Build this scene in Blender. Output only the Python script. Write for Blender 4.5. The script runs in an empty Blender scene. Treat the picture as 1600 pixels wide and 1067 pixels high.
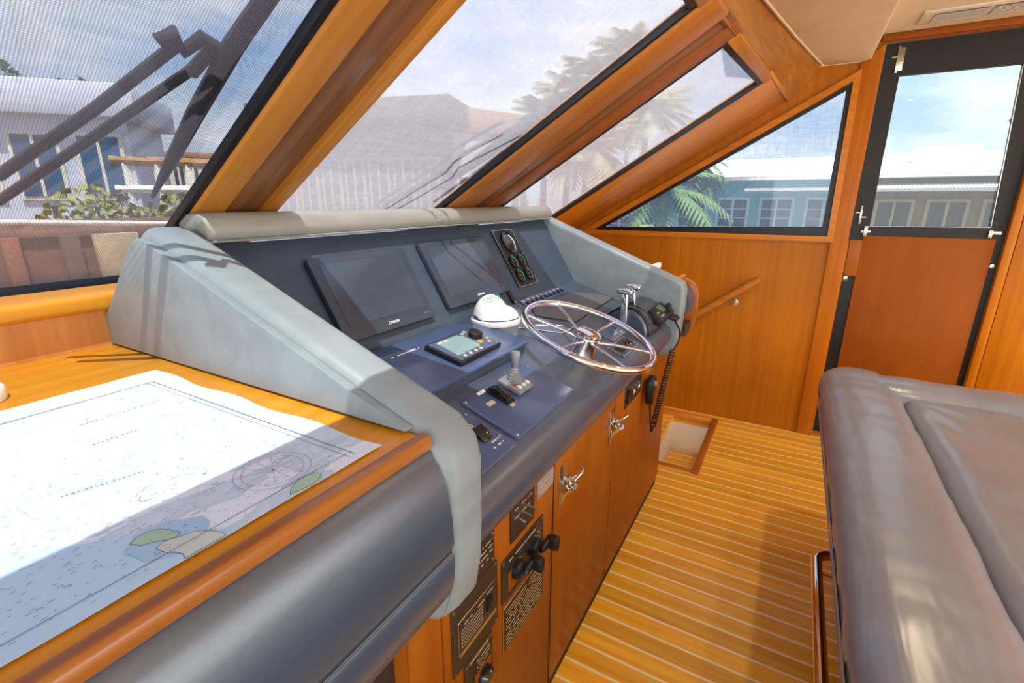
import bpy, bmesh, math, random
from mathutils import Matrix, Vector, noise
R = math.radians
scene = bpy.context.scene
C = scene.collection
random.seed(7)

# ------------------------------------------------------------------ camera, light, exposure
cam_data = bpy.data.cameras.new('camera'); cam = bpy.data.objects.new('camera', cam_data); C.objects.link(cam)
AZ, PITCH = R(30.0), R(16.35)
fw = Vector((math.cos(AZ)*math.cos(PITCH), math.sin(AZ)*math.cos(PITCH), -math.sin(PITCH)))
rt = Vector((math.sin(AZ), -math.cos(AZ), 0)); up = rt.cross(fw)
cam.matrix_world = Matrix(((rt.x, up.x, -fw.x, 0), (rt.y, up.y, -fw.y, 0), (rt.z, up.z, -fw.z, 1.6), (0, 0, 0, 1)))
cam_data.sensor_width = 36; cam_data.lens = 36*750/1600; cam_data.clip_start = 0.02; cam_data.clip_end = 500
scene.camera = cam
scene.view_settings.view_transform = 'Standard'; scene.view_settings.look = 'None'
scene.view_settings.gamma = 1; scene.view_settings.use_curve_mapping = False
scene.view_settings.exposure = 1.05

world = bpy.data.worlds.new('sky'); scene.world = world; world.use_nodes = True
nt = world.node_tree; nt.nodes.clear()
def N(t, kind, **kw):
    n = t.nodes.new(kind)
    for k, v in kw.items(): setattr(n, k, v)
    return n
def ramp(t, stops, interp='LINEAR'):
    n = N(t, 'ShaderNodeValToRGB'); e = n.color_ramp.elements; n.color_ramp.interpolation = interp
    while len(e) < len(stops): e.new(0.5)
    for i, (p, c) in enumerate(stops): e[i].position = p; e[i].color = (*c, 1) if len(c) == 3 else c
    return n
tc = N(nt, 'ShaderNodeTexCoord'); sep = N(nt, 'ShaderNodeSeparateXYZ'); nt.links.new(tc.outputs['Generated'], sep.inputs[0])
grad = ramp(nt, [(0.0, (.42, .42, .40)), (.49, (.5, .5, .48)), (.505, (.40, .50, .58)), (.60, (.32, .46, .68)), (.8, (.17, .34, .78)), (1.0, (.13, .28, .76))])
mr = N(nt, 'ShaderNodeMapRange'); mr.inputs[1].default_value = -1; mr.inputs[2].default_value = 1
nt.links.new(sep.outputs[2], mr.inputs[0]); nt.links.new(mr.outputs[0], grad.inputs[0])
mp = N(nt, 'ShaderNodeMapping'); mp.inputs['Scale'].default_value = (2.2, 2.2, 5.5); mp.inputs['Location'].default_value = (.4, 1.3, .2)
nt.links.new(tc.outputs['Generated'], mp.inputs[0])
cn = N(nt, 'ShaderNodeTexNoise'); cn.inputs['Scale'].default_value = 1.5; cn.inputs['Detail'].default_value = 7; cn.inputs['Roughness'].default_value = .58
nt.links.new(mp.outputs[0], cn.inputs['Vector'])
cr = ramp(nt, [(.40, (0, 0, 0)), (.62, (1, 1, 1))]); nt.links.new(cn.outputs['Fac'], cr.inputs[0])
above = ramp(nt, [(.50, (0, 0, 0)), (.515, (1, 1, 1))]); nt.links.new(mr.outputs[0], above.inputs[0])
mul = N(nt, 'ShaderNodeMath', operation='MULTIPLY'); nt.links.new(cr.outputs[0], mul.inputs[0]); nt.links.new(above.outputs[0], mul.inputs[1])
mixc = N(nt, 'ShaderNodeMixRGB'); mixc.inputs[2].default_value = (.70, .72, .77, 1)
nt.links.new(mul.outputs[0], mixc.inputs[0]); nt.links.new(grad.outputs[0], mixc.inputs[1])
bg = N(nt, 'ShaderNodeBackground'); bg.inputs[1].default_value = 1.3
wo = N(nt, 'ShaderNodeOutputWorld'); nt.links.new(mixc.outputs[0], bg.inputs[0]); nt.links.new(bg.outputs[0], wo.inputs[0])

sd = bpy.data.lights.new('sun', 'SUN'); sun = bpy.data.objects.new('sun', sd); C.objects.link(sun)
sd.energy = 7.0; sd.angle = R(0.6); sd.color = (1.0, .95, .87)
SUN = Vector((-.20, -.30, 1.0)).normalized()
sun.rotation_euler = SUN.to_track_quat('Z', 'Y').to_euler(); sun.location = (0, 0, 8)
# added fill lights aft and to port, behind the helm, to brighten the cabin
def window_light(name, loc, aim, sx, sy, power, col):
    l = bpy.data.lights.new(name, 'AREA'); l.shape = 'RECTANGLE'; l.size = sx; l.size_y = sy; l.energy = power; l.color = col
    o = bpy.data.objects.new(name, l); C.objects.link(o); o.location = loc
    o.rotation_euler = (Vector(aim)-Vector(loc)).to_track_quat('-Z', 'Y').to_euler(); return o
window_light('fill_aft', (1.2, -4.1, 1.45), (1.4, 0, 1.1), 4.2, 1.2, 34, (1.0, .97, .93))
window_light('fill_port', (-2.4, -1.0, 1.55), (1.5, 0, 1.2), 3.0, 1.0, 18, (.95, .97, 1.0))

# ------------------------------------------------------------------ materials
def lin(c): return tuple(((v/255)/12.92 if v/255 <= .04045 else ((v/255+.055)/1.055)**2.4) for v in c)
def mat(name, col, rough=.5, metal=0, coat=0, spec=.5, bump=None, var=0, emit=None, alpha=None, coatr=.08):
    m = bpy.data.materials.new(name); m.use_nodes = True; t = m.node_tree; p = t.nodes['Principled BSDF']
    p.inputs['Base Color'].default_value = (*lin(col), 1); p.inputs['Roughness'].default_value = rough
    p.inputs['Metallic'].default_value = metal; p.inputs['Coat Weight'].default_value = coat; p.inputs['Coat Roughness'].default_value = coatr
    p.inputs['Specular IOR Level'].default_value = spec
    o = N(t, 'ShaderNodeTexCoord')
    n = N(t, 'ShaderNodeTexNoise'); n.inputs['Scale'].default_value = bump[0] if bump else 9; n.inputs['Detail'].default_value = 4
    t.links.new(o.outputs['Object'], n.inputs['Vector'])
    if bump:
        b = N(t, 'ShaderNodeBump'); b.inputs['Strength'].default_value = bump[1]; b.inputs['Distance'].default_value = bump[2]
        t.links.new(n.outputs['Fac'], b.inputs['Height']); t.links.new(b.outputs[0], p.inputs['Normal'])
    v = var if var else .04
    n2 = N(t, 'ShaderNodeTexNoise'); n2.inputs['Scale'].default_value = 6; n2.inputs['Detail'].default_value = 3
    t.links.new(o.outputs['Object'], n2.inputs['Vector'])
    c0 = lin(col); r = ramp(t, [(.3, tuple(x*(1-v) for x in c0)), (.7, tuple(min(1, x*(1+v)) for x in c0))])
    t.links.new(n2.outputs['Fac'], r.inputs[0]); t.links.new(r.outputs[0], p.inputs['Base Color'])
    if emit: p.inputs['Emission Color'].default_value = (*lin(emit[0]), 1); p.inputs['Emission Strength'].default_value = emit[1]
    return m
def wood(name, light, dark, grain='z', rough=.28, coat=.35, scale=1.0):
    m = bpy.data.materials.new(name); m.use_nodes = True; t = m.node_tree; p = t.nodes['Principled BSDF']
    o = N(t, 'ShaderNodeTexCoord'); mp = N(t, 'ShaderNodeMapping')
    s = {'x': (.9, 26, 26), 'y': (26, .9, 26), 'z': (26, 26, .9), 'w': (26, 1.6, 26)}[grain]
    mp.inputs['Scale'].default_value = tuple(v*scale for v in s)
    if grain == 'w': mp.inputs['Rotation'].default_value = (0, 0, 0)
    t.links.new(o.outputs['Object'], mp.inputs[0])
    n = N(t, 'ShaderNodeTexNoise'); n.inputs['Scale'].default_value = 1; n.inputs['Detail'].default_value = 7; n.inputs['Roughness'].default_value = .62; n.inputs['Distortion'].default_value = .4
    t.links.new(mp.outputs[0], n.inputs['Vector'])
    r = ramp(t, [(.28, lin(dark)), (.5, tuple((a+b)/2 for a, b in zip(lin(dark), lin(light)))), (.72, lin(light))])
    t.links.new(n.outputs['Fac'], r.inputs[0]); 
    n2 = N(t, 'ShaderNodeTexNoise'); n2.inputs['Scale'].default_value = 1.7; n2.inputs['Detail'].default_value = 2
    t.links.new(o.outputs['Object'], n2.inputs['Vector'])
    hs = N(t, 'ShaderNodeHueSaturation'); hs.inputs['Saturation'].default_value = 1.0
    mr = N(t, 'ShaderNodeMapRange'); mr.inputs[1].default_value = .3; mr.inputs[2].default_value = .7; mr.inputs[3].default_value = .85; mr.inputs[4].default_value = 1.12
    t.links.new(n2.outputs['Fac'], mr.inputs[0]); t.links.new(mr.outputs[0], hs.inputs['Value']); t.links.new(r.outputs[0], hs.inputs['Color'])
    t.links.new(hs.outputs[0], p.inputs['Base Color'])
    b = N(t, 'ShaderNodeBump'); b.inputs['Strength'].default_value = .06; b.inputs['Distance'].default_value = .002
    t.links.new(n.outputs['Fac'], b.inputs['Height']); t.links.new(b.outputs[0], p.inputs['Normal'])
    p.inputs['Roughness'].default_value = rough; p.inputs['Coat Weight'].default_value = coat; p.inputs['Coat Roughness'].default_value = .12; p.inputs['Specular IOR Level'].default_value = .25
    return m
def leather(name, col, rough, wr=0.0, wscale=(3, 14, 14), spec=.5):
    m = bpy.data.materials.new(name); m.use_nodes = True; t = m.node_tree; p = t.nodes['Principled BSDF']
    o = N(t, 'ShaderNodeTexCoord')
    n = N(t, 'ShaderNodeTexNoise'); n.inputs['Scale'].default_value = 420; n.inputs['Detail'].default_value = 3
    t.links.new(o.outputs['Object'], n.inputs['Vector'])
    mp = N(t, 'ShaderNodeMapping'); mp.inputs['Scale'].default_value = wscale; mp.inputs['Rotation'].default_value = (0, 0, R(35)); t.links.new(o.outputs['Object'], mp.inputs[0])
    n2 = N(t, 'ShaderNodeTexNoise'); n2.inputs['Scale'].default_value = 1; n2.inputs['Detail'].default_value = 3; n2.inputs['Distortion'].default_value = .8
    t.links.new(mp.outputs[0], n2.inputs['Vector'])
    b = N(t, 'ShaderNodeBump'); b.inputs['Strength'].default_value = .15; b.inputs['Distance'].default_value = .0006; t.links.new(n.outputs['Fac'], b.inputs['Height'])
    b2 = N(t, 'ShaderNodeBump'); b2.inputs['Strength'].default_value = wr; b2.inputs['Distance'].default_value = .02
    t.links.new(n2.outputs['Fac'], b2.inputs['Height']); t.links.new(b.outputs[0], b2.inputs['Normal']); t.links.new(b2.outputs[0], p.inputs['Normal'])
    c0 = lin(col); r = ramp(t, [(.3, tuple(x*.9 for x in c0)), (.7, tuple(min(1, x*1.1) for x in c0))])
    t.links.new(n2.outputs['Fac'], r.inputs[0]); t.links.new(r.outputs[0], p.inputs['Base Color'])
    p.inputs['Roughness'].default_value = rough; p.inputs['Specular IOR Level'].default_value = spec
    return m
W_WALL = wood('varnished_teak_wall', (200, 126, 5), (178, 99, 2), 'z', .42, .05)
W_DOOR = wood('varnished_teak_door', (158, 84, 1), (148, 75, 1), 'z', .55, .0)
W_CAB = wood('varnished_teak_cabinet', (174, 100, 26), (154, 79, 13), 'z', .4, .04)
W_TABLE = wood('varnished_teak_table', (226, 158, 40), (204, 126, 20), 'x', .35, .1)
W_TRIM = wood('varnished_teak_trim', (214, 144, 56), (180, 102, 26), 'x', .35, .15)
W_TRIMY = wood('varnished_teak_trim_lengthwise', (206, 140, 58), (172, 102, 32), 'y', .35, .15)
W_DARK = wood('varnished_teak_dark', (164, 112, 70), (104, 66, 40), 'y', .28, .3)
GREY = leather('light_grey_vinyl', (138, 149, 152), .44, .03)
NAVY = leather('slate_blue_vinyl', (62, 74, 92), .32, .04, spec=1.0)
NAVY.node_tree.nodes['Principled BSDF'].inputs['Coat Weight'].default_value = .22; NAVY.node_tree.nodes['Principled BSDF'].inputs['Coat Roughness'].default_value = .3
PANEL = leather('slate_panel_vinyl', (60, 74, 90), .5, .0)
SEAT = leather('taupe_grey_leather', (122, 127, 140), .30, .45, (1.6, 7, 7), 1.0)
PIPE = mat('piping', (190, 188, 180), .5)
CHROME = mat('polished_chrome', (232, 232, 236), .06, 1)
STEEL = mat('brushed_steel', (200, 196, 186), .25, 1)
BLACK = mat('black_plastic', (26, 26, 28), .42)
BLACKG = mat('black_gloss', (16, 18, 22), .12, coat=.5)
SEALM = mat('black_rubber_seal', (16, 18, 24), .4)
PLATE = mat('dark_placard', (74, 91, 126), .3, coat=.3)
PLATEB = mat('brown_black_placard', (52, 42, 38), .4)
WHITE = mat('white_print', (236, 236, 230), .5)
CREAM = mat('cream_print', (206, 190, 160), .5)
GREYP = mat('grey_plastic', (128, 132, 138), .45)
SCREEN = mat('display_glass', (60, 72, 86), .16, coat=.4)
BEZEL = mat('display_bezel', (56, 64, 76), .34)
DOMEW = mat('white_gelcoat', (246, 246, 244), .22, coat=.5)
GREEN = mat('green_print', (40, 176, 92), .5)
RED = mat('red_plastic', (206, 40, 34), .3)
ORANGE = mat('orange_button', (232, 160, 70), .4)
PAPER = mat('chart_paper', (226, 233, 245), .75)
FABRIC = mat('cream_headliner', (226, 212, 186), .9, bump=(300, .2, .001))
LINER = mat('white_liner', (236, 226, 212), .6)
DARKIN = mat('dark_interior', (60, 44, 36), .7)
DOORBLK = mat('black_door_frame', (24, 24, 22), .5)
LCD = mat('lcd_glass', (140, 168, 172), .15, coat=.4)

def glass_mat(name, tint, gloss=.06):
    m = bpy.data.materials.new(name); m.use_nodes = True; t = m.node_tree; t.nodes.clear()
    tr = N(t, 'ShaderNodeBsdfTransparent'); tr.inputs[0].default_value = (*tint, 1)
    gl = N(t, 'ShaderNodeBsdfGlossy'); gl.inputs['Roughness'].default_value = .02
    lw = N(t, 'ShaderNodeLayerWeight'); pw = N(t, 'ShaderNodeMath', operation='POWER'); pw.inputs[1].default_value = 5; t.links.new(lw.outputs['Facing'], pw.inputs[0])
    fr = N(t, 'ShaderNodeMath', operation='MULTIPLY_ADD'); fr.inputs[1].default_value = .4; fr.inputs[2].default_value = .025; t.links.new(pw.outputs[0], fr.inputs[0])
    mx = N(t, 'ShaderNodeMixShader'); out = N(t, 'ShaderNodeOutputMaterial')
    t.links.new(fr.outputs[0], mx.inputs[0]); t.links.new(tr.outputs[0], mx.inputs[1]); t.links.new(gl.outputs[0], mx.inputs[2]); t.links.new(mx.outputs[0], out.inputs[0])
    return m
def screen_mat(name, thread, cover, period=.004, contrast=.5, streak=.25):
    """woven sun screen: threads hide part of the view, holes let it through"""
    m = bpy.data.materials.new(name); m.use_nodes = True; t = m.node_tree; t.nodes.clear()
    o = N(t, 'ShaderNodeTexCoord')
    def wave(d, p):
        w = N(t, 'ShaderNodeTexWave', wave_type='BANDS', bands_direction=d, wave_profile='SIN')
        w.inputs['Scale'].default_value = math.pi*2/20/p; w.inputs['Distortion'].default_value = .6; w.inputs['Detail'].default_value = 1; w.inputs['Detail Scale'].default_value = .6
        t.links.new(o.outputs['Object'], w.inputs['Vector']); return w
    a = wave('X', period); b = wave('Y', period*.9)
    mxw = N(t, 'ShaderNodeMath', operation='ADD'); t.links.new(a.outputs['Fac'], mxw.inputs[0]); t.links.new(b.outputs['Fac'], mxw.inputs[1])
    mp = N(t, 'ShaderNodeMapping'); mp.inputs['Scale'].default_value = (60, 9, 9); t.links.new(o.outputs['Object'], mp.inputs[0])
    n = N(t, 'ShaderNodeTexNoise'); n.inputs['Scale'].default_value = 1; n.inputs['Detail'].default_value = 5; t.links.new(mp.outputs[0], n.inputs['Vector'])
    mp2 = N(t, 'ShaderNodeMapping'); mp2.inputs['Scale'].default_value = (9, 70, 9); t.links.new(o.outputs['Object'], mp2.inputs[0])
    n2 = N(t, 'ShaderNodeTexNoise'); n2.inputs['Scale'].default_value = 1; n2.inputs['Detail'].default_value = 5; t.links.new(mp2.outputs[0], n2.inputs['Vector'])
    s = N(t, 'ShaderNodeMath', operation='ADD'); t.links.new(n.outputs['Fac'], s.inputs[0]); t.links.new(n2.outputs['Fac'], s.inputs[1])
    m1 = N(t, 'ShaderNodeMath', operation='MULTIPLY_ADD'); m1.inputs[1].default_value = contrast*.5; m1.inputs[2].default_value = cover-contrast*.5-streak
    t.links.new(mxw.outputs[0], m1.inputs[0])
    m2 = N(t, 'ShaderNodeMath', operation='MULTIPLY_ADD', use_clamp=True); m2.inputs[1].default_value = streak
    t.links.new(s.outputs[0], m2.inputs[0]); t.links.new(m1.outputs[0], m2.inputs[2])
    df = N(t, 'ShaderNodeBsdfDiffuse'); df.inputs[0].default_value = (*thread, 1)
    tl = N(t, 'ShaderNodeBsdfTranslucent'); tl.inputs[0].default_value = (*thread, 1)
    dt = N(t, 'ShaderNodeMixShader'); dt.inputs[0].default_value = .5; t.links.new(df.outputs[0], dt.inputs[1]); t.links.new(tl.outputs[0], dt.inputs[2])
    tr = N(t, 'ShaderNodeBsdfTransparent'); mx = N(t, 'ShaderNodeMixShader'); out = N(t, 'ShaderNodeOutputMaterial')
    t.links.new(m2.outputs[0], mx.inputs[0]); t.links.new(tr.outputs[0], mx.inputs[1]); t.links.new(dt.outputs[0], mx.inputs[2]); t.links.new(mx.outputs[0], out.inputs[0])
    return m
GLASS = glass_mat('tinted_window_glass', (.80, .82, .83))
LENS = glass_mat('gauge_lens', (.9, .95, .95))
SCR1 = screen_mat('woven_screen_port', (.13, .11, .13), .34, .0042, .42, .12)
SCR2 = screen_mat('woven_screen_centre', (.66, .60, .61), .38, .0032, .2, .2)
SCR3 = screen_mat('woven_screen_corner', (.70, .62, .62), .45, .0032, .2, .25)
SCR4 = screen_mat('woven_screen_side', (.45, .62, .85), .22, .0045, .15, .25)

def floor_mat(name='teak_and_holly', p=.0815, off=0.0):
    m = bpy.data.materials.new(name); m.use_nodes = True; t = m.node_tree; pb = t.nodes['Principled BSDF']
    o = N(t, 'ShaderNodeTexCoord'); sp = N(t, 'ShaderNodeSeparateXYZ'); t.links.new(o.outputs['Object'], sp.inputs[0])
    d = N(t, 'ShaderNodeMath', operation='MULTIPLY_ADD'); d.inputs[1].default_value = 1/p; d.inputs[2].default_value = off; t.links.new(sp.outputs[0], d.inputs[0])
    f = N(t, 'ShaderNodeMath', operation='FRACT'); t.links.new(d.outputs[0], f.inputs[0])
    st = ramp(t, [(0, (1, 1, 1)), (.11, (1, 1, 1)), (.135, (0, 0, 0)), (.985, (0, 0, 0)), (1, (1, 1, 1))]); t.links.new(f.outputs[0], st.inputs[0])
    fl = N(t, 'ShaderNodeMath', operation='FLOOR'); t.links.new(d.outputs[0], fl.inputs[0])
    wn = N(t, 'ShaderNodeTexWhiteNoise', noise_dimensions='1D'); t.links.new(fl.outputs[0], wn.inputs['W'])
    mp = N(t, 'ShaderNodeMapping'); mp.inputs['Scale'].default_value = (34, 1.6, 1); t.links.new(o.outputs['Object'], mp.inputs[0])
    n = N(t, 'ShaderNodeTexNoise'); n.inputs['Scale'].default_value = 1; n.inputs['Detail'].default_value = 7; n.inputs['Roughness'].default_value = .65; t.links.new(mp.outputs[0], n.inputs['Vector'])
    r = ramp(t, [(.3, lin((236, 158, 28))), (.7, lin((255, 206, 64)))]); t.links.new(n.outputs['Fac'], r.inputs[0])
    hs = N(t, 'ShaderNodeHueSaturation'); mr = N(t, 'ShaderNodeMapRange'); mr.inputs[3].default_value = .86; mr.inputs[4].default_value = 1.14
    t.links.new(wn.outputs[0], mr.inputs[0]); t.links.new(mr.outputs[0], hs.inputs['Value']); t.links.new(r.outputs[0], hs.inputs['Color'])
    mx = N(t, 'ShaderNodeMixRGB'); mx.inputs[2].default_value = (1.0, .86, .50, 1)
    t.links.new(st.outputs[0], mx.inputs[0]); t.links.new(hs.outputs[0], mx.inputs[1]); t.links.new(mx.outputs[0], pb.inputs['Base Color'])
    pb.inputs['Roughness'].default_value = .38; pb.inputs['Coat Weight'].default_value = .12; pb.inputs['Coat Roughness'].default_value = .15
    return m
FLOOR = floor_mat(off=-2.66/.0815 % 1 + .05)

# ------------------------------------------------------------------ mesh helpers
class MB:
    def __init__(s, m=None): s.bm = bmesh.new(); s.m = m
    def _bev(s, faces, r, seg, ang=35):
        es = set()
        for f in faces:
            for e in f.edges:
                if len(e.link_faces) == 2 and e.calc_face_angle(0) > R(ang): es.add(e)
        if r > 0 and es: bmesh.ops.bevel(s.bm, geom=list(es), offset=r, segments=seg, affect='EDGES', profile=.5, clamp_overlap=True)
    def box(s, x0, x1, y0, y1, z0, z1, bev=0, seg=2):
        return s.prism([(x0, y0), (x1, y0), (x1, y1), (x0, y1)], 'z', z0, z1, bev, seg)
    def prism(s, poly, axis, a0, a1, bev=0, seg=2, ang=35):
        f = {'z': lambda p, a: (p[0], p[1], a), 'x': lambda p, a: (a, p[0], p[1]), 'y': lambda p, a: (p[0], a, p[1])}[axis]
        b = bmesh.new()
        v0 = [b.verts.new(f(p, a0)) for p in poly]; v1 = [b.verts.new(f(p, a1)) for p in poly]
        n = len(poly); b.faces.new(v0); b.faces.new(list(reversed(v1)))
        for i in range(n): b.faces.new((v0[i], v1[i], v1[(i+1) % n], v0[(i+1) % n]))
        bmesh.ops.recalc_face_normals(b, faces=b.faces)
        s2 = MB(); s2.bm.free(); s2.bm = b; s2._bev(list(b.faces), bev, seg, ang); s.add(b); return s
    def add(s, b):
        me = bpy.data.meshes.new('t'); b.to_mesh(me); b.free(); s.bm.from_mesh(me); bpy.data.meshes.remove(me)
    def tube(s, pts, r, seg=12, closed=False, caps=True):
        pts = [Vector(p) for p in pts]; n = len(pts); b = bmesh.new(); rings = []; prev = None
        for i, p in enumerate(pts):
            a = pts[(i-1) % n] if (closed or i > 0) else p; c = pts[(i+1) % n] if (closed or i < n-1) else p
            d = (c-a).normalized()
            if prev is None: u = d.orthogonal().normalized()
            else: u = (prev-d*prev.dot(d)).normalized()
            prev = u; w = d.cross(u); rr = r[i] if isinstance(r, (list, tuple)) else r
            rings.append([b.verts.new(p+(u*math.cos(k*2*math.pi/seg)+w*math.sin(k*2*math.pi/seg))*rr) for k in range(seg)])
        for i in range(n if closed else n-1):
            A, B = rings[i], rings[(i+1) % n]
            sh = 0
            if closed and i == n-1:
                sh = min(range(seg), key=lambda q: (A[0].co-B[q].co).length)
            for k in range(seg): b.faces.new((A[k], A[(k+1) % seg], B[(k+1+sh) % seg], B[(k+sh) % seg]))
        if caps and not closed: b.faces.new(list(reversed(rings[0]))); b.faces.new(rings[-1])
        bmesh.ops.recalc_face_normals(b, faces=b.faces); s.add(b); return s
    def lathe(s, prof, seg=32, m=None, arc=1.0):
        b = bmesh.new(); rings = []
        for (r, z) in prof:
            if r < 1e-6: rings.append([b.verts.new((0, 0, z))])
            else: rings.append([b.verts.new((r*math.cos(k*2*math.pi/seg), r*math.sin(k*2*math.pi/seg), z)) for k in range(seg)])
        for A, B in zip(rings, rings[1:]):
            for k in range(seg):
                a0, a1 = A[k % len(A)], A[(k+1) % len(A)]; b0, b1 = B[k % len(B)], B[(k+1) % len(B)]
                vs = []
                for v in (a0, a1, b1, b0):
                    if v not in vs: vs.append(v)
                if len(vs) > 2: b.faces.new(vs)
        for Rg in (rings[0], rings[-1]):
            if len(Rg) > 1: b.faces.new(Rg)
        bmesh.ops.recalc_face_normals(b, faces=b.faces)
        if m is not None: b.transform(m)
        s.add(b); return s
    def holed(s, outer, holes, axis, a0, a1):
        """flat slab with openings"""
        b = bmesh.new(); f = {'z': lambda p, a: (p[0], p[1], a), 'x': lambda p, a: (a, p[0], p[1])}[axis]
        for a in (a0, a1):
            es = []
            for lp in [outer]+holes:
                vs = [b.verts.new(f(p, a)) for p in lp]
                for i in range(len(vs)): es.append(b.edges.new((vs[i], vs[(i+1) % len(vs)])))
            bmesh.ops.triangle_fill(b, edges=es, use_beauty=True)
        for lp in [outer]+holes:
            n = len(lp)
            for i in range(n):
                q = [b.verts.new(f(lp[i], a0)), b.verts.new(f(lp[(i+1) % n], a0)), b.verts.new(f(lp[(i+1) % n], a1)), b.verts.new(f(lp[i], a1))]
                b.faces.new(q)
        bmesh.ops.remove_doubles(b, verts=b.verts, dist=1e-5)
        bmesh.ops.recalc_face_normals(b, faces=b.faces); s.add(b); return s
    def grid(s, fn, nu, nv):
        b = bmesh.new(); g = [[b.verts.new(fn(i/nu, j/nv)) for j in range(nv+1)] for i in range(nu+1)]
        for i in range(nu):
            for j in range(nv): b.faces.new((g[i][j], g[i+1][j], g[i+1][j+1], g[i][j+1]))
        s.add(b); return s
    def mesh(s, name, ma, ang=40):
        me = bpy.data.meshes.new(name)
        if s.m is not None: s.bm.transform(s.m)
        s.bm.to_mesh(me); s.bm.free()
        for p in me.polygons: p.use_smooth = True
        me.set_sharp_from_angle(angle=R(ang)); me.materials.append(ma); return me
    def build(s, name, ma, parent=None, ang=40):
        o = bpy.data.objects.new(name, s.mesh(name, ma, ang)); C.objects.link(o)
        if parent is not None: o.parent = parent
        return o
def tag(o, label=None, cat=None, group=None, kind=None):
    if label: o['label'] = label
    if cat: o['category'] = cat
    if group: o['group'] = group
    if kind: o['kind'] = kind
    return o
def thing(name, label, cat, m=None, group=None):
    o = bpy.data.objects.new(name, None); C.objects.link(o); o.empty_display_size = .05
    if m is not None: o.matrix_world = m
    return tag(o, label, cat, group)
def struct(o): o['kind'] = 'structure'; return o
def sroot(name):
    o = bpy.data.objects.new(name, None); C.objects.link(o); o['kind'] = 'structure'; return o
def frame(o, ex, ey):
    ex = Vector(ex).normalized(); ey = Vector(ey).normalized(); ez = ex.cross(ey)
    return Matrix(((ex.x, ey.x, ez.x, o[0]), (ex.y, ey.y, ez.y, o[1]), (ex.z, ey.z, ez.z, o[2]), (0, 0, 0, 1)))
def T(x=0, y=0, z=0): return Matrix.Translation((x, y, z))
def text_bm(body, size, depth=.0004, m=None, spacing=1.0, align='CENTER'):
    cu = bpy.data.curves.new('t', 'FONT'); cu.body = body; cu.size = size; cu.extrude = depth; cu.align_x = align; cu.align_y = 'CENTER'; cu.space_character = spacing
    ob = bpy.data.objects.new('t', cu); C.objects.link(ob)
    dg = bpy.context.evaluated_depsgraph_get(); me = bpy.data.meshes.new_from_object(ob.evaluated_get(dg))
    if m is not None: me.transform(m)
    bpy.data.objects.remove(ob); bpy.data.curves.remove(cu)
    return me
def put_text(name, body, size, ma, parent, m, spacing=1.0, align='CENTER'):
    me = text_bm(body, size, m=m, spacing=spacing, align=align); me.name = name; me.materials.clear(); me.materials.append(ma)
    o = bpy.data.objects.new(name, me); C.objects.link(o); o.parent = parent; return o
def dashes(mb, x0, x1, y, h, z, dens=.7, minl=.002, maxl=.006, th=.0004):
    x = x0
    while x < x1:
        l = random.uniform(minl, maxl)
        if random.random() < dens: mb.box(x, min(x+l, x1), y-h/2, y+h/2, z, z+th)
        x += l+random.uniform(.0008, .002)
def screws(parent, pts, r=.004, z=0.0, m=None):
    for (x, y) in pts:
        MB(T(x, y, z)).lathe([(r, 0), (r, .0012), (r*.6, .0022), (0, .0024)], 12).build('screw', STEEL, parent)
def rrect(x0, x1, y0, y1, r, n=5):
    out = []
    for cx, cy, a in ((x1-r, y1-r, 0), (x0+r, y1-r, 90), (x0+r, y0+r, 180), (x1-r, y0+r, 270)):
        for k in range(n+1):
            t = R(a+90*k/n); out.append((cx+r*math.cos(t), cy+r*math.sin(t)))
    return out

# ------------------------------------------------------------------ the room
XW = 3.741
fl = MB().holed([(-1.6, -4.2), (XW, -4.2), (XW, 1.9), (-1.6, 1.9)], [[(2.83, .35), (3.61, .35), (3.61, .62), (2.83, .62)]], 'z', -.06, 0).build('floor', FLOOR); struct(fl)
# stair well in the floor
sw = struct(MB().box(3.61, 3.66, .30, .68, -.9, -.06).box(2.78, 3.66, .62, .67, -.9, -.06).box(2.78, 2.83, .3, .62, -.9, -.06).build('wall_stairwell', LINER))
st = struct(MB().box(2.83, 3.61, .35, .62, -.36, -.30).build('floor_stair_tread', FLOOR))
tr = MB().box(2.79, 3.66, .305, .35, -.02, .012, .004).build('trim_1', wood('hatch_trim', (188, 110, 48), (160, 84, 30), 'x')); struct(tr)
struct(MB().box(2.80, 2.835, .35, .62, -.04, .006, .003).build('trim_2', W_TRIMY))
struct(MB().box(3.60, 3.66, .35, .75, -.03, .02, .008).build('trim_3', wood('hatch_rail', (240, 164, 64), (222, 138, 44), 'y')))

wz = lambda y: 1.385+(1.52-y)*math.tan(R(31))
tri_hole = [(1.45, 1.362), (-.195, 1.362), (-.185, 2.318)]
door_hole = [(-.295, .02), (-1.02, .02), (-1.02, 2.462), (-.295, 2.462)]
outer = [(-4.2, -.9), (1.95, -.9), (1.95, wz(1.95)+.02), (.20, wz(.20)+.03), (.02, 2.50), (-4.2, 2.50)]
wall = MB().holed(outer, [tri_hole, door_hole], 'x', XW, XW+.06).build('wall_right', W_WALL); struct(wall)
MB().box(XW-.012, XW, -.30, -.20, 0, 1.36, .002).build('vertical_panel', W_TRIMZ if 'W_TRIMZ' in globals() else W_WALL, wall)
MB().prism([(-.295, 0), (-.205, 0), (-.19, 2.36), (-.295, 2.46)], 'x', XW-.018, XW, .004).build('door_post', wood('post_teak', (206, 124, 26), (178, 94, 12), 'z', .42, .05), wall)
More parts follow.
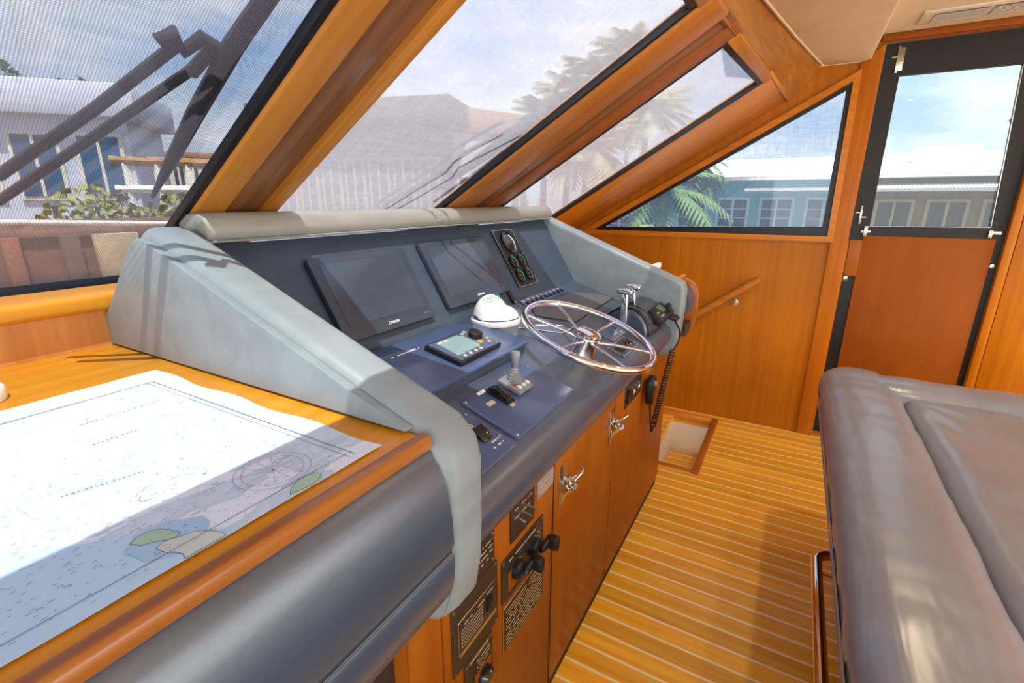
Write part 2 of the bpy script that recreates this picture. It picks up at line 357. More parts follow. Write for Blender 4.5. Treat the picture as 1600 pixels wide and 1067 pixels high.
# trim boards right of the door
for y0, y1, d, mt in ((-1.06, -1.02, .02, W_WALL), (-1.30, -1.065, .012, W_WALL), (-1.33, -1.30, .03, W_DOOR), (-1.60, -1.335, .012, W_WALL), (-2.6, -1.61, .02, W_WALL)):
    MB().box(XW-d, XW, y0, y1, 0, 2.5, .004).build('vertical_board', mt, wall)
struct(MB().box(XW-.03, XW, -1.06, -.27, 2.462, 2.498, .006).build('trim_4', W_DOOR))

# side window (triangular)
w4 = sroot('window_4')
def loop_trim(mb, inner, off, x0, x1):
    def expand(poly, d):
        n = len(poly); out = []
        ar = sum(poly[i][0]*poly[(i+1) % n][1]-poly[(i+1) % n][0]*poly[i][1] for i in range(n)); sg = 1 if ar > 0 else -1
        for i in range(n):
            p0, p1, p2 = (Vector(poly[i-1]), Vector(poly[i]), Vector(poly[(i+1) % n]))
            e1 = (p1-p0).normalized(); e2 = (p2-p1).normalized()
            n1 = Vector((e1.y, -e1.x))*sg; n2 = Vector((e2.y, -e2.x))*sg
            b = (n1+n2); b = b/b.length; c = b.dot(n1); out.append(tuple(p1+b*(d/c)))
        return out
    o = expand(inner, off)
    mb.holed(o, [inner], 'x', x0, x1); return o
def shrink(poly, d):
    m = MB(); return loop_trim(m, poly, -d, 0, 1)
MB_ = MB(); tri_out = loop_trim(MB_, [(1.40, 1.380), (-.178, 1.380), (-.168, 2.275)], .036, XW-.022, XW+.01)
struct(MB_.build('trim_5', wood('window_trim', (226, 146, 34), (196, 112, 18), 'y', .4, .1)))
glass_tri = [(1.313, 1.402), (-.146, 1.438), (-.143, 2.232)]
MB().holed([(1.44, 1.37), (-.19, 1.37), (-.18, 2.30)], [glass_tri], 'x', XW+.012, XW+.03).build('seal', SEALM, w4)
MB().prism(glass_tri, 'x', XW+.034, XW+.038).build('pane', GLASS, w4)
ms = MB(frame((XW+.055, 0, 0), (0, 1, 0), (0, 0, 1))).prism([(1.44, 1.37), (-.19, 1.37), (-.18, 2.30)], 'z', 0, .001); ms.m = None
o = ms.build('mesh_screen', SCR4, w4); o.matrix_local = frame((XW+.055, 0, 0), (0, 1, 0), (0, 0, 1))

# door
d1 = sroot('door_1')
DX = XW+.02
MB().holed([(-.30, .03), (-1.018, .03), (-1.018, 2.455), (-.30, 2.455)], [[(-.392, 1.446), (-.954, 1.452), (-.905, 2.286), (-.388, 2.286)]], 'x', DX, DX+.035).build('frame', DOORBLK, d1)
MB().box(DX-.012, DX, -.985, -.37, .04, 1.39, .002).build('lower_panel', W_DOOR, d1)
MB().box(DX-.014, DX, -.37, -.305, 1.138, 1.362, .001).build('wood_block', W_CAB, d1)
MB().prism([(-.392, 1.446), (-.954, 1.452), (-.905, 2.286), (-.388, 2.286)], 'x', DX+.016, DX+.02).build('pane', GLASS, d1)
MB().tube([(DX-.002, -.39, 1.448), (DX-.002, -.95, 1.454), (DX-.002, -.904, 2.28)], .0035, 6).build('chrome_bead', STEEL, d1)
def hinge(y, z, L, rot):
    h = MB(T(DX-.004, y, z) @ Matrix.Rotation(R(rot), 4, 'X'))
    h.box(-.006, .002, -.006, .006, -L/2, L/2, .002); h.box(-.004, .002, -.03, .0, -.018, -.010, .001); h.box(-.004, .002, 0, .03, .010, .018, .001); return h
hinge(-.365, 2.37, .14, 0).box(-.002, .003, -.028, -.004, -.06, .06, .001).build('hinge', STEEL, d1)
hinge(-.335, 1.515, .11, 0).build('hinge', STEEL, d1)
MB().box(DX-.012, DX, -.40, -.35, 1.405, 1.425, .002).box(DX-.014, DX, -.385, -.365, 1.385, 1.45, .002).build('latch', STEEL, d1)
MB().box(DX-.012, DX, -1.0, -.945, 1.415, 1.435, .002).box(DX-.014, DX, -.962, -.945, 1.395, 1.44, .002).build('latch', STEEL, d1)
MB().box(DX-.012, DX, -.33, -.305, 1.10, 1.135, .003).build('catch', STEEL, d1)
MB().lathe([(.012, 0), (.012, .006), (0, .008)], 12, T(DX-.001, -1.0, 1.24) @ Matrix.Rotation(R(-90), 4, 'Y')).build('catch', STEEL, d1)

# hand rail on the wall
hr = thing('handrail', 'round varnished wooden handrail sloping down the wall behind the console end', 'handrail', T(XW, .3, .95))
MB(T(-XW, -.3, -.95)).tube([(3.69, .17, 1.082), (3.69, .9, .53)], .025, 20).build('rail', W_TRIMY, hr)
MB(T(-XW, -.3, -.95)).tube([(3.741, .31, .90), (3.715, .31, .90), (3.69, .31, .95)], .009, 8).lathe([(.025, 0), (.025, .006), (0, .008)], 16, T(3.741, .31, .90) @ Matrix.Rotation(R(-90), 4, 'Y')).build('bracket', STEEL, hr)

# ---- windshield (frame: x, up the slope, inward)
s31, c31 = math.sin(R(31)), math.cos(R(31))
WM = Matrix(((1, 0, 0, 0), (0, -c31, -s31, 1.52), (0, s31, -c31, 1.385), (0, 0, 0, 1)))
def wobj(mb, name, ma, parent=None):
    o = mb.build(name, ma, parent); o.matrix_world = WM; return o
th = lambda x: 1.406+.071*(max(x, 1.6)-1.6)
def pane(idx, x0, x1, scr, sealL, sealR, t0=.02):
    w = sroot('window_%d' % idx); w.matrix_world = WM
    top0, top1 = th(x0), th(x1)
    MB().prism([(x0+sealL, t0), (x1-sealR, t0), (x1-sealR, top1), (x0+sealL, top0)], 'z', -.012, -.008).build('pane', GLASS, w)
    MB().prism([(x0-.03, t0-.03), (x1+.03, t0-.03), (x1+.03, top1+.03), (x0-.03, top0+.03)], 'z', -.024, -.023).build('mesh_screen', scr, w)
    s = MB()
    s.box(x0-.02, x0+sealL, t0-.02, top0, -.014, .006, .002); s.prism([(x1-sealR, t0-.02), (x1+.02, t0-.02), (x1+.02, top1), (x1-sealR, top1)], 'z', -.014, .006, .002)
    s.box(x0, x1, t0-.035, t0+.02, -.014, .008, .003); s.prism([(x0, top0-.025), (x1, top1-.025), (x1, top1+.01), (x0, top0+.01)], 'z', -.014, .006, .002)
    s.build('seal', SEALM, w); return w
pane(1, -1.35, .606, SCR1, .01, .012)
pane(2, .815, 1.545, SCR2, .003, .016)
pane(3, 1.99, 2.835, SCR3, .003, .022)
def mullion(name, segs):
    root = sroot(name); root.matrix_world = WM
    for nm, x0, x1, z0, z1, mt, bv in segs:
        MB().prism([(x0, -.06), (x1, -.06), (x1, th(x1)+.05), (x0, th(x0)+.05)], 'z', z0, z1, bv, 3).build(nm, mt, root)
    return root
mullion('trim_6', [('cap', .609, .684, -.03, .014, W_TRIMY, .008), ('web', .684, .80, -.03, -.006, W_DARK, .002), ('stop', .788, .824, -.03, .012, W_TRIMY, .005)])
mullion('trim_7', [('cap', 1.547, 1.735, -.03, .014, wood('mullion_teak', (208, 134, 62), (164, 94, 36), 'y', .35, .15), .012), ('web', 1.735, 1.90, -.03, -.006, W_DARK, .002), ('stop', 1.86, 1.99, -.03, .004, wood('mullion_teak_red', (172, 102, 52), (136, 72, 32), 'y', .35, .1), .004)])
mullion('trim_8', [('cap', 2.835, 3.33, -.03, .004, wood('corner_teak', (232, 158, 52), (200, 122, 28), 'y', .35, .15), .014), ('plank', 3.33, XW, -.03, -.006, wood('corner_plank', (196, 120, 40), (168, 92, 22), 'y', .4, .05), .001)])
# header above the windshield
hd = sroot('trim_9'); hd.matrix_world = WM
for a, b in ((-1.4, .7), (.80, 1.56), (1.97, 2.86)):
    MB().prism([(a, th(a)-.004), (b, th(b)-.004), (b, th(b)+.042), (a, th(a)+.042)], 'z', -.02, .012, .005, 3).build('header_stop', W_TRIM, hd)
HB = [(-1.4, .30, 2.118), (1.6, .30, 2.118), (2.9, .215, 2.17), (3.30, .19, 2.183), (XW, .165, 2.20)]
HT = [(-1.4, .16, 2.40), (1.6, .20, 2.40), (2.4, .265, 2.40), (3.05, .150, 2.40), (XW, .010, 2.40)]
HM = [(-1.4, .17, 2.38), (1.6, .21, 2.38), (2.4, .278, 2.374), (3.05, .160, 2.374), (XW, .018, 2.374)]
b = bmesh.new(); vb = [b.verts.new(p) for p in HB]; vt = [b.verts.new(p) for p in HT]; vm = [b.verts.new(p) for p in HM]
for i in range(4): b.faces.new((vb[i], vb[i+1], vm[i+1], vm[i])); b.faces.new((vm[i], vm[i+1], vt[i+1], vt[i]))
bmesh.ops.recalc_face_normals(b, faces=b.faces)
bmesh.ops.solidify(b, geom=list(b.faces), thickness=.012)
hp = MB(); hp.add(b); struct(hp.build('trim_10', wood('header_plank', (192, 128, 52), (140, 84, 30), 'x', .3, .2)))

# sill under the port window, and the lower windscreen wall
struct(MB().prism([(1.42, 1.20), (1.47, 1.20), (1.47, 1.39), (1.42, 1.36)], 'x', -1.4, .50).build('wall_front', wood('slab_teak', (216, 154, 88), (186, 118, 52), 'z', .4, .05)))
struct(MB().prism([(1.392, 1.352), (1.50, 1.330), (1.545, 1.36), (1.47, 1.402), (1.395, 1.385)], 'x', -1.4, .60, .008, 3).build('trim_11', wood('sill_teak', (214, 150, 44), (184, 114, 22), 'x', .35, .1)))
struct(MB().prism([(1.42, .9), (1.50, .9), (1.50, 1.36), (1.42, 1.38)], 'x', .5, XW).build('wall_front.001', W_CAB))

# ceiling
ce = struct(MB().box(-2.6, XW+.06, -4.2, .02, 2.50, 2.56).build('ceiling', FABRIC))
sof = MB().prism([(-2.6, .15), (1.6, .19), (2.4, .262), (3.06, .145), (3.66, .028), (3.715, .012), (3.725, -.01), (3.715, -.20), (3.66, -.235), (-2.6, -.235)], 'z', 2.374, 2.404, .010, 3).box(-2.6, 3.68, -.234, -.19, 2.39, 2.52, .004).build('ceiling_soffit', FABRIC); struct(sof)
MB().tube([(1.6, .196, 2.378), (2.4, .27, 2.378), (3.06, .152, 2.378), (3.68, .03, 2.378), (3.73, 0, 2.378), (3.73, -.19, 2.378), (3.69, -.235, 2.385)], .006, 8).build('piping', FABRIC, sof)
MB().tube([(1.6, .170, 2.374), (2.4, .244, 2.374), (3.06, .126, 2.374), (3.70, .0, 2.374)], .005, 8).build('piping', FABRIC, sof)
def downlight(x, y, e):  # added lamps out of view, lifting the brightness of floor and bench
    t = thing('fill_downlight', 'small round downlight added out of view in the cream ceiling to brighten floor and bench', 'fill light', T(x, y, 2.5), 'added fill downlights')
    MB().lathe([(.030, -.001), (.045, -.001), (.045, -.006), (.030, -.008), (.030, -.001)], 28).build('ring', STEEL, t)
    MB().lathe([(.030, -.002), (0, -.003)], 24).build('lens', mat('lit_lens', (255, 226, 170), .4, emit=((255, 214, 150), 12)), t)
    l = bpy.data.lights.new('bulb', 'SPOT'); l.energy = e; l.spot_size = R(120); l.spot_blend = .6; l.color = (1, .80, .52); l.shadow_soft_size = .03
    o = bpy.data.objects.new('bulb', l); C.objects.link(o); o.parent = t; o.location = (0, 0, -.02)
for x_, y_, e_ in ((1.5, -.75, 9), (2.5, -.45, 18), (.4, -1.2, 5)): downlight(x_, y_, e_)
vn = thing('air_vent', 'white ceiling air vent with two slotted grilles above the door', 'vent', T(3.3, -.8, 2.5))
MB(T(-3.3, .8, -2.5)).box(3.39, 3.60, -1.30, -.40, 2.490, 2.50, .004).build('frame', LINER, vn)
for y0, y1 in ((-.655, -.45), (-.89, -.675), (-1.12, -.91)):
    g = MB(T(-3.3, .8, -2.5)); g.box(3.43, 3.56, y0, y1, 2.486, 2.4895)
    gr = g.build('grille', mat('vent_dark', (96, 86, 76), .6), vn)
    q = MB(T(-3.3, .8, -2.5))
    for k in range(7): q.box(3.438+k*.019, 3.441+k*.019, y0, y1, 2.484, 2.489)
    q.build('slats', LINER, gr)

# ------------------------------------------------------------------ helm cabinet
hc = thing('helm_cabinet', 'long teak cabinet under the helm console with two latched doors', 'cabinet', T(1.56, .52, 0))
Q = T(-1.56, -.52, 0)
MB(Q).box(.50, 2.62, .522, 1.40, .03, .90).box(.66, 2.58, .56, 1.4, 0, .03).build('body', W_CAB, hc)
for x0, x1 in ((.508, .60), (.603, .64)): MB(Q).box(x0, x1, .512, .524, .03, .90, .004).build('side_stile', W_CAB, hc)
MB(Q).box(.642, 1.133, .514, .524, .03, .90, .001).build('front_panel', W_CAB, hc)
for x0, x1 in ((1.137, 1.688), (1.692, 2.615)):
    MB(Q).box(x0, x1, .512, .524, .035, .90, .0015).build('cabinet_door', W_CAB, hc)
for xg in (1.135, 1.69): MB(Q).box(xg-.0018, xg+.0018, .5118, .523, .035, .90).build('gap_shade_strip', DARKIN, hc)  # dark strips fill the door gaps, standing in for their shade
MB(Q).box(.66, 2.58, .5135, .53, .0, .034).build('toe_kick', DARKIN, hc)
def latch(x, z, tilt):
    l = thing('door_latch', 'chrome latch with %s on the helm cabinet' % ('raised lever, nearer the chart table' if x < 1.5 else 'level T grip, nearer the stair well'), 'latch', T(x, .512, z), 'cabinet latches')
    MB().box(-.026, .026, -.003, 0, -.07, .07, .001).build('back_plate', STEEL, l)
    c = MB(Matrix.Rotation(R(90), 4, 'X') @ T(0, 0, 0)); c.m = None
    c.prism([(-.022, -.045), (.022, -.045), (.024, .015), (-.024, .015)], 'y', -.010, -.002, .002)
    n = 10
    for k in range(n):
        pass
    c.lathe([(.008, -.060), (.020, -.02), (.030, .016), (.026, .016), (.012, -.02), (0, -.03)], 24, T(0, -.014, 0) @ Matrix.Rotation(R(28), 4, 'X'))
    c.build('cup', CHROME, l)
    MB().lathe([(.015, 0), (.015, .012), (.010, .014), (.010, .026), (0, .028)], 16, T(0, -.022, .014) @ Matrix.Rotation(R(60), 4, 'X')).build('lock_barrel', STEEL, l)
    h = MB(); h.tube([(0, -.035, .03), (0, -.055, .05)], .005, 10)
    h.tube([(-.024, -.050, .052-tilt), (-.01, -.060, .058), (.01, -.060, .058), (.026, -.050, .052+tilt)], [.004, .006, .006, .004], 10)
    h.build('handle', CHROME, l)
latch(1.195, .765, .012); latch(1.655, .765, .0)

CF = lambda x, z: frame((x, .5135, z), (1, 0, 0), (0, 0, 1))
def cplate(name, label, cat, x0, x1, z0, z1, ma=PLATEB, th_=.004, scr=True, poly=None, grp=None):
    cx, cz = (x0+x1)/2, (z0+z1)/2; w, h = (x1-x0)/2, (z1-z0)/2
    t = thing(name, label, cat, CF(cx, cz), grp)
    MB().prism(poly or rrect(-w, w, -h, h, .006, 3), 'z', 0, th_, .001, 1).build('plate', ma, t)
    if scr: screws(t, [(-w+.009, -h+.009), (w-.009, -h+.009), (-w+.009, h-.009), (w-.009, h-.009)], .004, th_)
    return t, w, h
t, w, h = cplate('breaker_panel', 'large dark breaker panel with silver-edged inner card, below the chart-side padded divider', 'panel', .627, .813, .592, .776)
MB().prism(rrect(-.072, .082, -.052, .045, .006, 3), 'z', .004, .006, .0008, 1).build('silver_border', STEEL, t)
MB().prism(rrect(-.070, .080, -.050, .043, .005, 3), 'z', .0055, .0068, .0004, 1).build('card', PLATEB, t)
k = MB()
for i in range(6): k.box(-.062, .022, -.030+i*.009, -.0285+i*.009, .0068, .0072)
k.box(-.062, -.0605, -.03, .0165, .0068, .0072); k.box(.0205, .022, -.03, .0165, .0068, .0072)
dashes(k, -.05, -.02, .027, .004, .0068); dashes(k, .0, .03, .027, .004, .0068); dashes(k, .04, .07, .032, .004, .0068)
k.build('printed_lines', CREAM, t)
MB().box(-.070, .080, -.050, -.040, .0068, .0074).build('silver_strip', STEEL, t)
MB().box(.038, .062, -.018, .018, .0068, .012, .002).build('rocker_switch', BLACK, t)
t, w, h = cplate('breaker_panel', 'dark panel half hidden behind the chart-side divider, above the large breaker panel', 'panel', .66, .800, .782, .870)
k = MB()
for r_ in range(4): dashes(k, .0, .062, .022-r_*.014, .003, .004, .6)
k.build('printed_text', CREAM, t)
t, w, h = cplate('pump_switch_panel', 'dark panel with two upright toggle levers just under the padded roll', 'panel', .878, 1.006, .768, .872, scr=False)
k = MB(); 
for i in range(3): dashes(k, -.045+i*.035, -.02+i*.035, .036, .003, .004); dashes(k, -.045+i*.035, -.02+i*.035, .012, .003, .004)
k.build('printed_text', CREAM, t)
for i in range(3): MB().tube([(-.02+i*.03, .0, .004), (-.02+i*.03, -.006, .022)], [.003, .004], 8).build('toggle_lever', STEEL, t)
t, w, h = cplate('battery_switch_panel', 'dark panel with two bent black throttle levers beside the cabinet door', 'panel', .834, 1.064, .612, .744)
k = MB(); dashes(k, -.08, .07, .048, .005, .004, .9); 
for r_ in range(3): dashes(k, .055, .098, .03-r_*.012, .003, .004, .6); dashes(k, -.06, -.02, .018-r_*.012, .003, .004, .6)
k.build('printed_text', CREAM, t)
MB().box(-.085, -.045, -.045, .012, .004, .0048).build('brown_inset', W_CAB, t)
for sx, s2 in ((-.045, 1), (.05, -1)):
    lv = MB().lathe([(.026, 0), (.026, .014), (.020, .02), (0, .022)], 20, T(sx, 0, .004)).build('knob', BLACK, t)
    MB().prism([(sx-.008, -.006), (sx+.052, -.020), (sx+.060, .012), (sx+.004, .012)], 'z', .022, .040, .006, 2).box(sx+.036, sx+.058, -.024, .018, .03, .062, .006).build('lever', BLACK, lv)
t, w, h = cplate('instruction_placard', 'silver-edged black placard covered in fine lines of text, below the two bent levers', 'sign', .840, 1.073, .452, .596, STEEL, .003, False)
MB().box(-w+.004, w-.004, -h+.004, h-.004, .003, .0036).build('black_field', mat('black_brown_field', (30, 24, 20), .4), t)
k = MB()
for r_ in range(11): dashes(k, -w+.012, w-.012, h-.018-r_*.0112, .0032, .0036, .85, .004, .010)
k.build('printed_text', CREAM, t)
t, w, h = cplate('instruction_placard', 'small clear plastic placard with pale lines, beside the top of the nearer cabinet latch', 'sign', 1.022, 1.128, .808, .866, mat('clear_placard', (150, 128, 124), .3), .003, False)
k = MB()
for r_ in range(5): dashes(k, -w+.008, w-.008, h-.010-r_*.010, .0025, .003, .9, .01, .03)
k.build('printed_text', CREAM, t)
t, w, h = cplate('knob_panel', 'lowest dark panel with a single round black knob', 'panel', .668, .786, .440, .588)
k = MB(); dashes(k, -.04, .04, .060, .006, .004, .9)
for r_ in range(4): dashes(k, -.01, .045, .04-r_*.010, .003, .004, .7)
k.build('printed_text', CREAM, t)
MB().box(-.02, .05, -.06, .005, .004, .0046).build('brown_inset', W_CAB, t)
MB().lathe([(.026, 0), (.026, .010), (.020, .022), (0, .024)], 20, T(.018, -.028, .004)).build('knob', BLACKG, t)
t, w, h = cplate('socket_panel', 'dark plate with two round sockets at the far top of the cabinet', 'panel', 1.81, 2.06, .768, .866, PLATEB, .004, False)
for sx in (-.02, .05): MB().lathe([(.022, 0), (.022, .008), (.014, .009), (.012, .004), (0, .004)], 20, T(sx, .005, .004)).build('socket', STEEL, t)
MB().lathe([(.030, 0), (.030, .010), (0, .014)], 20, T(-.085, .0, .004)).build('round_cover', BLACK, t)

# ------------------------------------------------------------------ helm console (padded top)
hx = thing('helm_console', 'slate blue padded helm console with light grey upholstered sides and visor', 'console', T(1.475, .9, .87))
Q = T(-1.475, -.9, -.87)
prof = [(.535, .897), (.508, .898), (.487, .908), (.470, .926), (.459, .950), (.456, .976), (.465, 1.003), (.486, 1.022), (.515, 1.035), (.975, 1.1934), (.975, 1.14), (.56, .92)]
MB(Q).prism(prof, 'x', .595, 2.355).build('dash_top', NAVY, hx, 60)
MB(Q).prism([(.972, 1.185), (1.166, 1.5016), (1.20, 1.49), (1.01, 1.16)], 'x', .595, 2.355).build('instrument_panel', PANEL, hx)
vz = [(1.118, 1.535), (1.124, 1.514), (1.165, 1.506), (1.24, 1.498), (1.235, 1.552), (1.195, 1.572), (1.15, 1.574), (1.128, 1.562)]
MB(Q).prism(vz, 'x', .60, 2.36, .006, 2, 60).build('visor', leather('warm_grey_vinyl', (150, 148, 138), .5, .03), hx, 60)
MB(Q).tube([(.60, 1.124, 1.511), (2.35, 1.124, 1.511)], .003, 6).build('visor_piping', GREY, hx)
pl_ = [(.397, 1.08), (.396, 1.19), (.406, 1.232), (.440, 1.266), (1.15, 1.538), (1.19, 1.545), (1.215, 1.532), (1.46, 1.30), (1.475, 1.268), (1.475, 1.20), (.60, 1.20), (.575, .95), (.545, .892), (.49, .878), (.445, .892), (.412, .930), (.400, 1.0)]
MB(Q).prism(pl_, 'x', .502, .604, .028, 4, 50).build('side_bolster', GREY, hx, 60)
sp_ = [(.462, 1.266), (.462, 1.210), (.50, 1.212), (1.468, 1.262), (1.46, 1.292), (1.185, 1.520), (1.14, 1.514), (.50, 1.246)]
MB(Q).prism([(.468, 1.264), (1.472, 1.264), (1.455, 1.296), (1.21, 1.518), (1.185, 1.528), (1.145, 1.520), (.50, 1.253), (.470, 1.240)][:2]+[(1.455, 1.296), (1.215, 1.512), (1.185, 1.524), (1.145, 1.518), (.476, 1.266+.004), (.468, 1.268)], 'x', .488, .506, .006, 2).build('side_panel', GREY, hx, 60)
pr_ = [(.430, .93), (.418, 1.10), (.418, 1.19), (.43, 1.222), (.455, 1.236), (1.23, 1.543), (1.27, 1.545), (1.30, 1.50), (1.42, 1.36), (1.42, .95), (.62, .95), (.53, .862), (.495, .852), (.455, .87)]
MB(Q).prism(pr_, 'x', 2.352, 2.455, .018, 4, 50).build('side_bolster', GREY, hx, 60)
MB(Q).tube([(2.352+.006, y, z) for y, z in [(.470, .885), (.445, .94), (.434, 1.10), (.434, 1.18), (.45, 1.212), (1.20, 1.510)]], .0028, 6).build('bolster_piping', PIPE, hx)
MB(Q).tube([(.503, y, z) for y, z in [(.45, 1.248), (.424, 1.222), (.406, 1.178), (.400, 1.13), (.399, 1.05), (.404, .98), (.42, .93)]], .0018, 6).build('bolster_piping', GREY, hx)
er = [(.53+.128*math.cos(R(a)), 1.105+.108*math.sin(R(a))) for a in range(90, 271, 15)]+[(.9, .997), (.9, 1.213)]
MB(Q).box(2.455, 2.5865, .412, .9, .945, 1.0).build('recess_shade_block', DARKIN, hx)  # solid dark block coloured as the shade of a recess below the roll
MB(Q).prism(er, 'x', 2.455, 2.587).build('end_roll', NAVY, hx, 60)
MB(Q).prism([(.62, 1.228), (.455, 1.212), (.410, 1.190), (.388, 1.145), (.385, 1.06), (.395, .965), (.425, .905), (.48, .885), (1.3, .885), (1.3, 1.30)], 'x', 2.585, 2.63, .008, 3).build('end_frame', wood('end_frame_teak', (184, 104, 34), (150, 76, 18), 'z', .3, .2), hx)
MB(Q).tube([(2.47, .50, 1.215), (2.60, .47, 1.228)], .008, 10).build('wooden_peg', W_TRIM, hx)

cl = MB().grid(lambda u, v: (2.50+.13*u, .60+.13*v, 1.262+.016*math.sin(u*7)*math.cos(v*5)+.01*u), 10, 10)
b = cl.bm; bmesh.ops.solidify(b, geom=list(b.faces), thickness=.02)
tag(cl.build('cloth', mat('white_cloth', (244, 240, 232), .9)), 'small folded white cloth lying on the wooden end of the console', 'cloth')

TP = frame((0, .515, 1.035), (1, 0, 0), (0, math.cos(R(19)), math.sin(R(19))))
MP = frame((0, .975, 1.198), (1, 0, 0), (0, math.cos(R(58.5)), math.sin(R(58.5))))

# chart plotters
def plotter(x0, x1, y0, y1, label):
    cx, cy, w, h = (x0+x1)/2, (y0+y1)/2, (x1-x0)/2, (y1-y0)/2
    t = thing('chart_plotter', label, 'display', MP @ T(cx, cy, 0), 'dark chart plotter displays')
    MB().prism(rrect(-w, w, -h, h, .006, 3), 'z', -.002, .016, .003, 2).build('bezel', BEZEL, t)
    MB().box(-w+.028, w-.028, -h+.042, h-.022, .016, .0172).build('screen', SCREEN, t)
    put_text('maker_name', 'GARMIN', .012, WHITE, t, T(0, -h+.020, .0172))
    MB().lathe([(.003, 0), (.003, .001)], 8, T(w-.03, -h+.02, .016)).lathe([(.003, 0), (.003, .001)], 8, T(w-.044, -h+.02, .016)).build('button', GREYP, t)
plotter(.835, 1.205, .038, .287, 'dark chart plotter display nearest the chart table')
plotter(1.288, 1.692, .045, .298, 'dark chart plotter display next to the round gauges')
t = thing('card_slot', 'small black card slot hatch at the foot of the gauge side display', 'hatch', MP @ T(1.70, .015, 0))
MB().box(-.011, .011, -.03, .055, -.002, .006, .002).build('slot_body', BLACK, t); MB().lathe([(.006, 0), (.006, .003), (0, .004)], 12, T(.0, -.02, .006)).build('catch', STEEL, t)

# gauge panel
t = thing('gauge_panel', 'narrow black panel of five round gauges beside the far display', 'gauge panel', MP @ T(1.8815, .185, 0))
MB().prism(rrect(-.086, .086, -.138, .138, .004, 3), 'z', -.001, .0035, .0008, 1).build('plate', BLACK, t)
MB().holed(rrect(-.086, .086, -.138, .138, .004, 3), [rrect(-.0835, .0835, -.1355, .1355, .004, 3)], 'z', .0035, .0042).build('edge_line', STEEL, t)
screws(t, [(-.077, .128), (.077, .128), (-.077, -.128), (.077, -.128), (-.077, 0), (.077, 0.01)], .003, .0035)
TEAL = mat('teal_dial_ring', (70, 170, 160), .4)
def gauge(cx, cy, r, big):
    g = MB().lathe([(r, 0), (r, .008), (r*.88, .010), (r*.86, .003), (0, .003)], 32, T(cx, cy, .0035)).build('gauge', BLACKG, t)
    k = MB()
    n = 9 if big else 7
    for i in range(n):
        a = R(225-270*i/(n-1)); rr = r*.68
        k.box(-.0008, .0008, -r*.09, r*.09, 0, .0004) if False else k.lathe([(r*.05, 0), (r*.05, .0005)], 6, T(cx+rr*math.cos(a), cy+rr*math.sin(a), .0066))
    k.build('dial_marks', WHITE, g)
    arc = [(cx+r*.8*math.cos(R(a)), cy+r*.8*math.sin(R(a)), .0072) for a in (range(-60, 70, 10) if big else range(-80, 100, 12))]
    MB().tube(arc, r*.06, 6).build('dial_arc', WHITE if big else TEAL, g)
    MB().tube([(cx, cy, .008), (cx-r*.4, cy+r*.25, .008)], r*.025, 6).build('needle', ORANGE, g)
gauge(.004, .072, .052, True)
for gx, gy in ((-.034, -.020), (.037, -.020), (-.036, -.088), (.042, -.088)): gauge(gx, gy, .031, False)

# autopilot board: wedge raised above the dash
RM = frame((0, .67, 1.13), (1, 0, 0), (0, math.cos(R(13)), math.sin(R(13))))
t = thing('raised_console_board', 'raised slate blue wedge board in front of the two displays, holding the autopilot', 'panel', RM)
pb = [(.606, .052), (1.350, .052), (1.362, .062), (1.362, .20), (1.345, .232), (1.29, .255), (1.26, .29), (.606, .30)]
MB().prism(pb, 'z', -.002, .010, .004, 2).build('board', PLATE, t)
pbi = [(.606, .058), (1.352, .058), (1.352, .20), (1.335, .228), (1.285, .25), (1.25, .285), (.606, .295)]
MB().prism(pbi, 'z', -.034, -.002).build('riser', NAVY, t)
MB().box(.83, 1.02, .245, .2465, .010, .0106).build('label_line', STEEL, t); 
k = MB(); dashes(k, .90, 1.0, .234, .005, .010, .8, .006, .014); k.build('printed_text', WHITE, t); screws(t, [(1.012, .234)], .003, .010)
ap = thing('autopilot_control', 'autopilot control head with small LCD, round dial and orange button', 'control unit', RM @ T(1.122, .148, .0101))
MB().prism([(-.110, -.066), (.108, -.062), (.108, .066), (-.110, .066)], 'z', 0, .016, .003, 2).build('housing', BLACK, ap)
MB().box(-.101, .101, -.058, .059, .0145, .0168).build('face', mat('slate_face', (80, 94, 120), .4), ap)
MB().prism([(-.085, -.036), (.028, -.036), (.038, -.02), (.038, .035), (.02, .052), (-.075, .052)], 'z', .0168, .018).build('display', LCD, ap)
k = MB(); dashes(k, -.075, -.03, .047, .008, .018, .95, .006, .010); k.build('maker_print', WHITE, ap)
MB().lathe([(.023, 0), (.023, .016), (.019, .019), (.008, .0185), (0, .018)], 28, T(.071, .015, .0168)).build('dial', BLACK, ap)
MB().lathe([(.009, 0), (.009, .003), (0, .004)], 16, T(.050, -.018, .0168)).build('button', ORANGE, ap)
for bx, by in ((.048, .048), (.066, .054), (.094, -.016), (.078, -.034), (-.068, -.047), (-.04, -.047), (-.013, -.047), (.013, -.047)):
    MB().lathe([(.006, 0), (.006, .002), (0, .003)], 12, T(bx, by, .0168)).build('button', CREAM, ap)
screws(ap, [(-.098, .056), (.096, -.050)], .004, .0165)

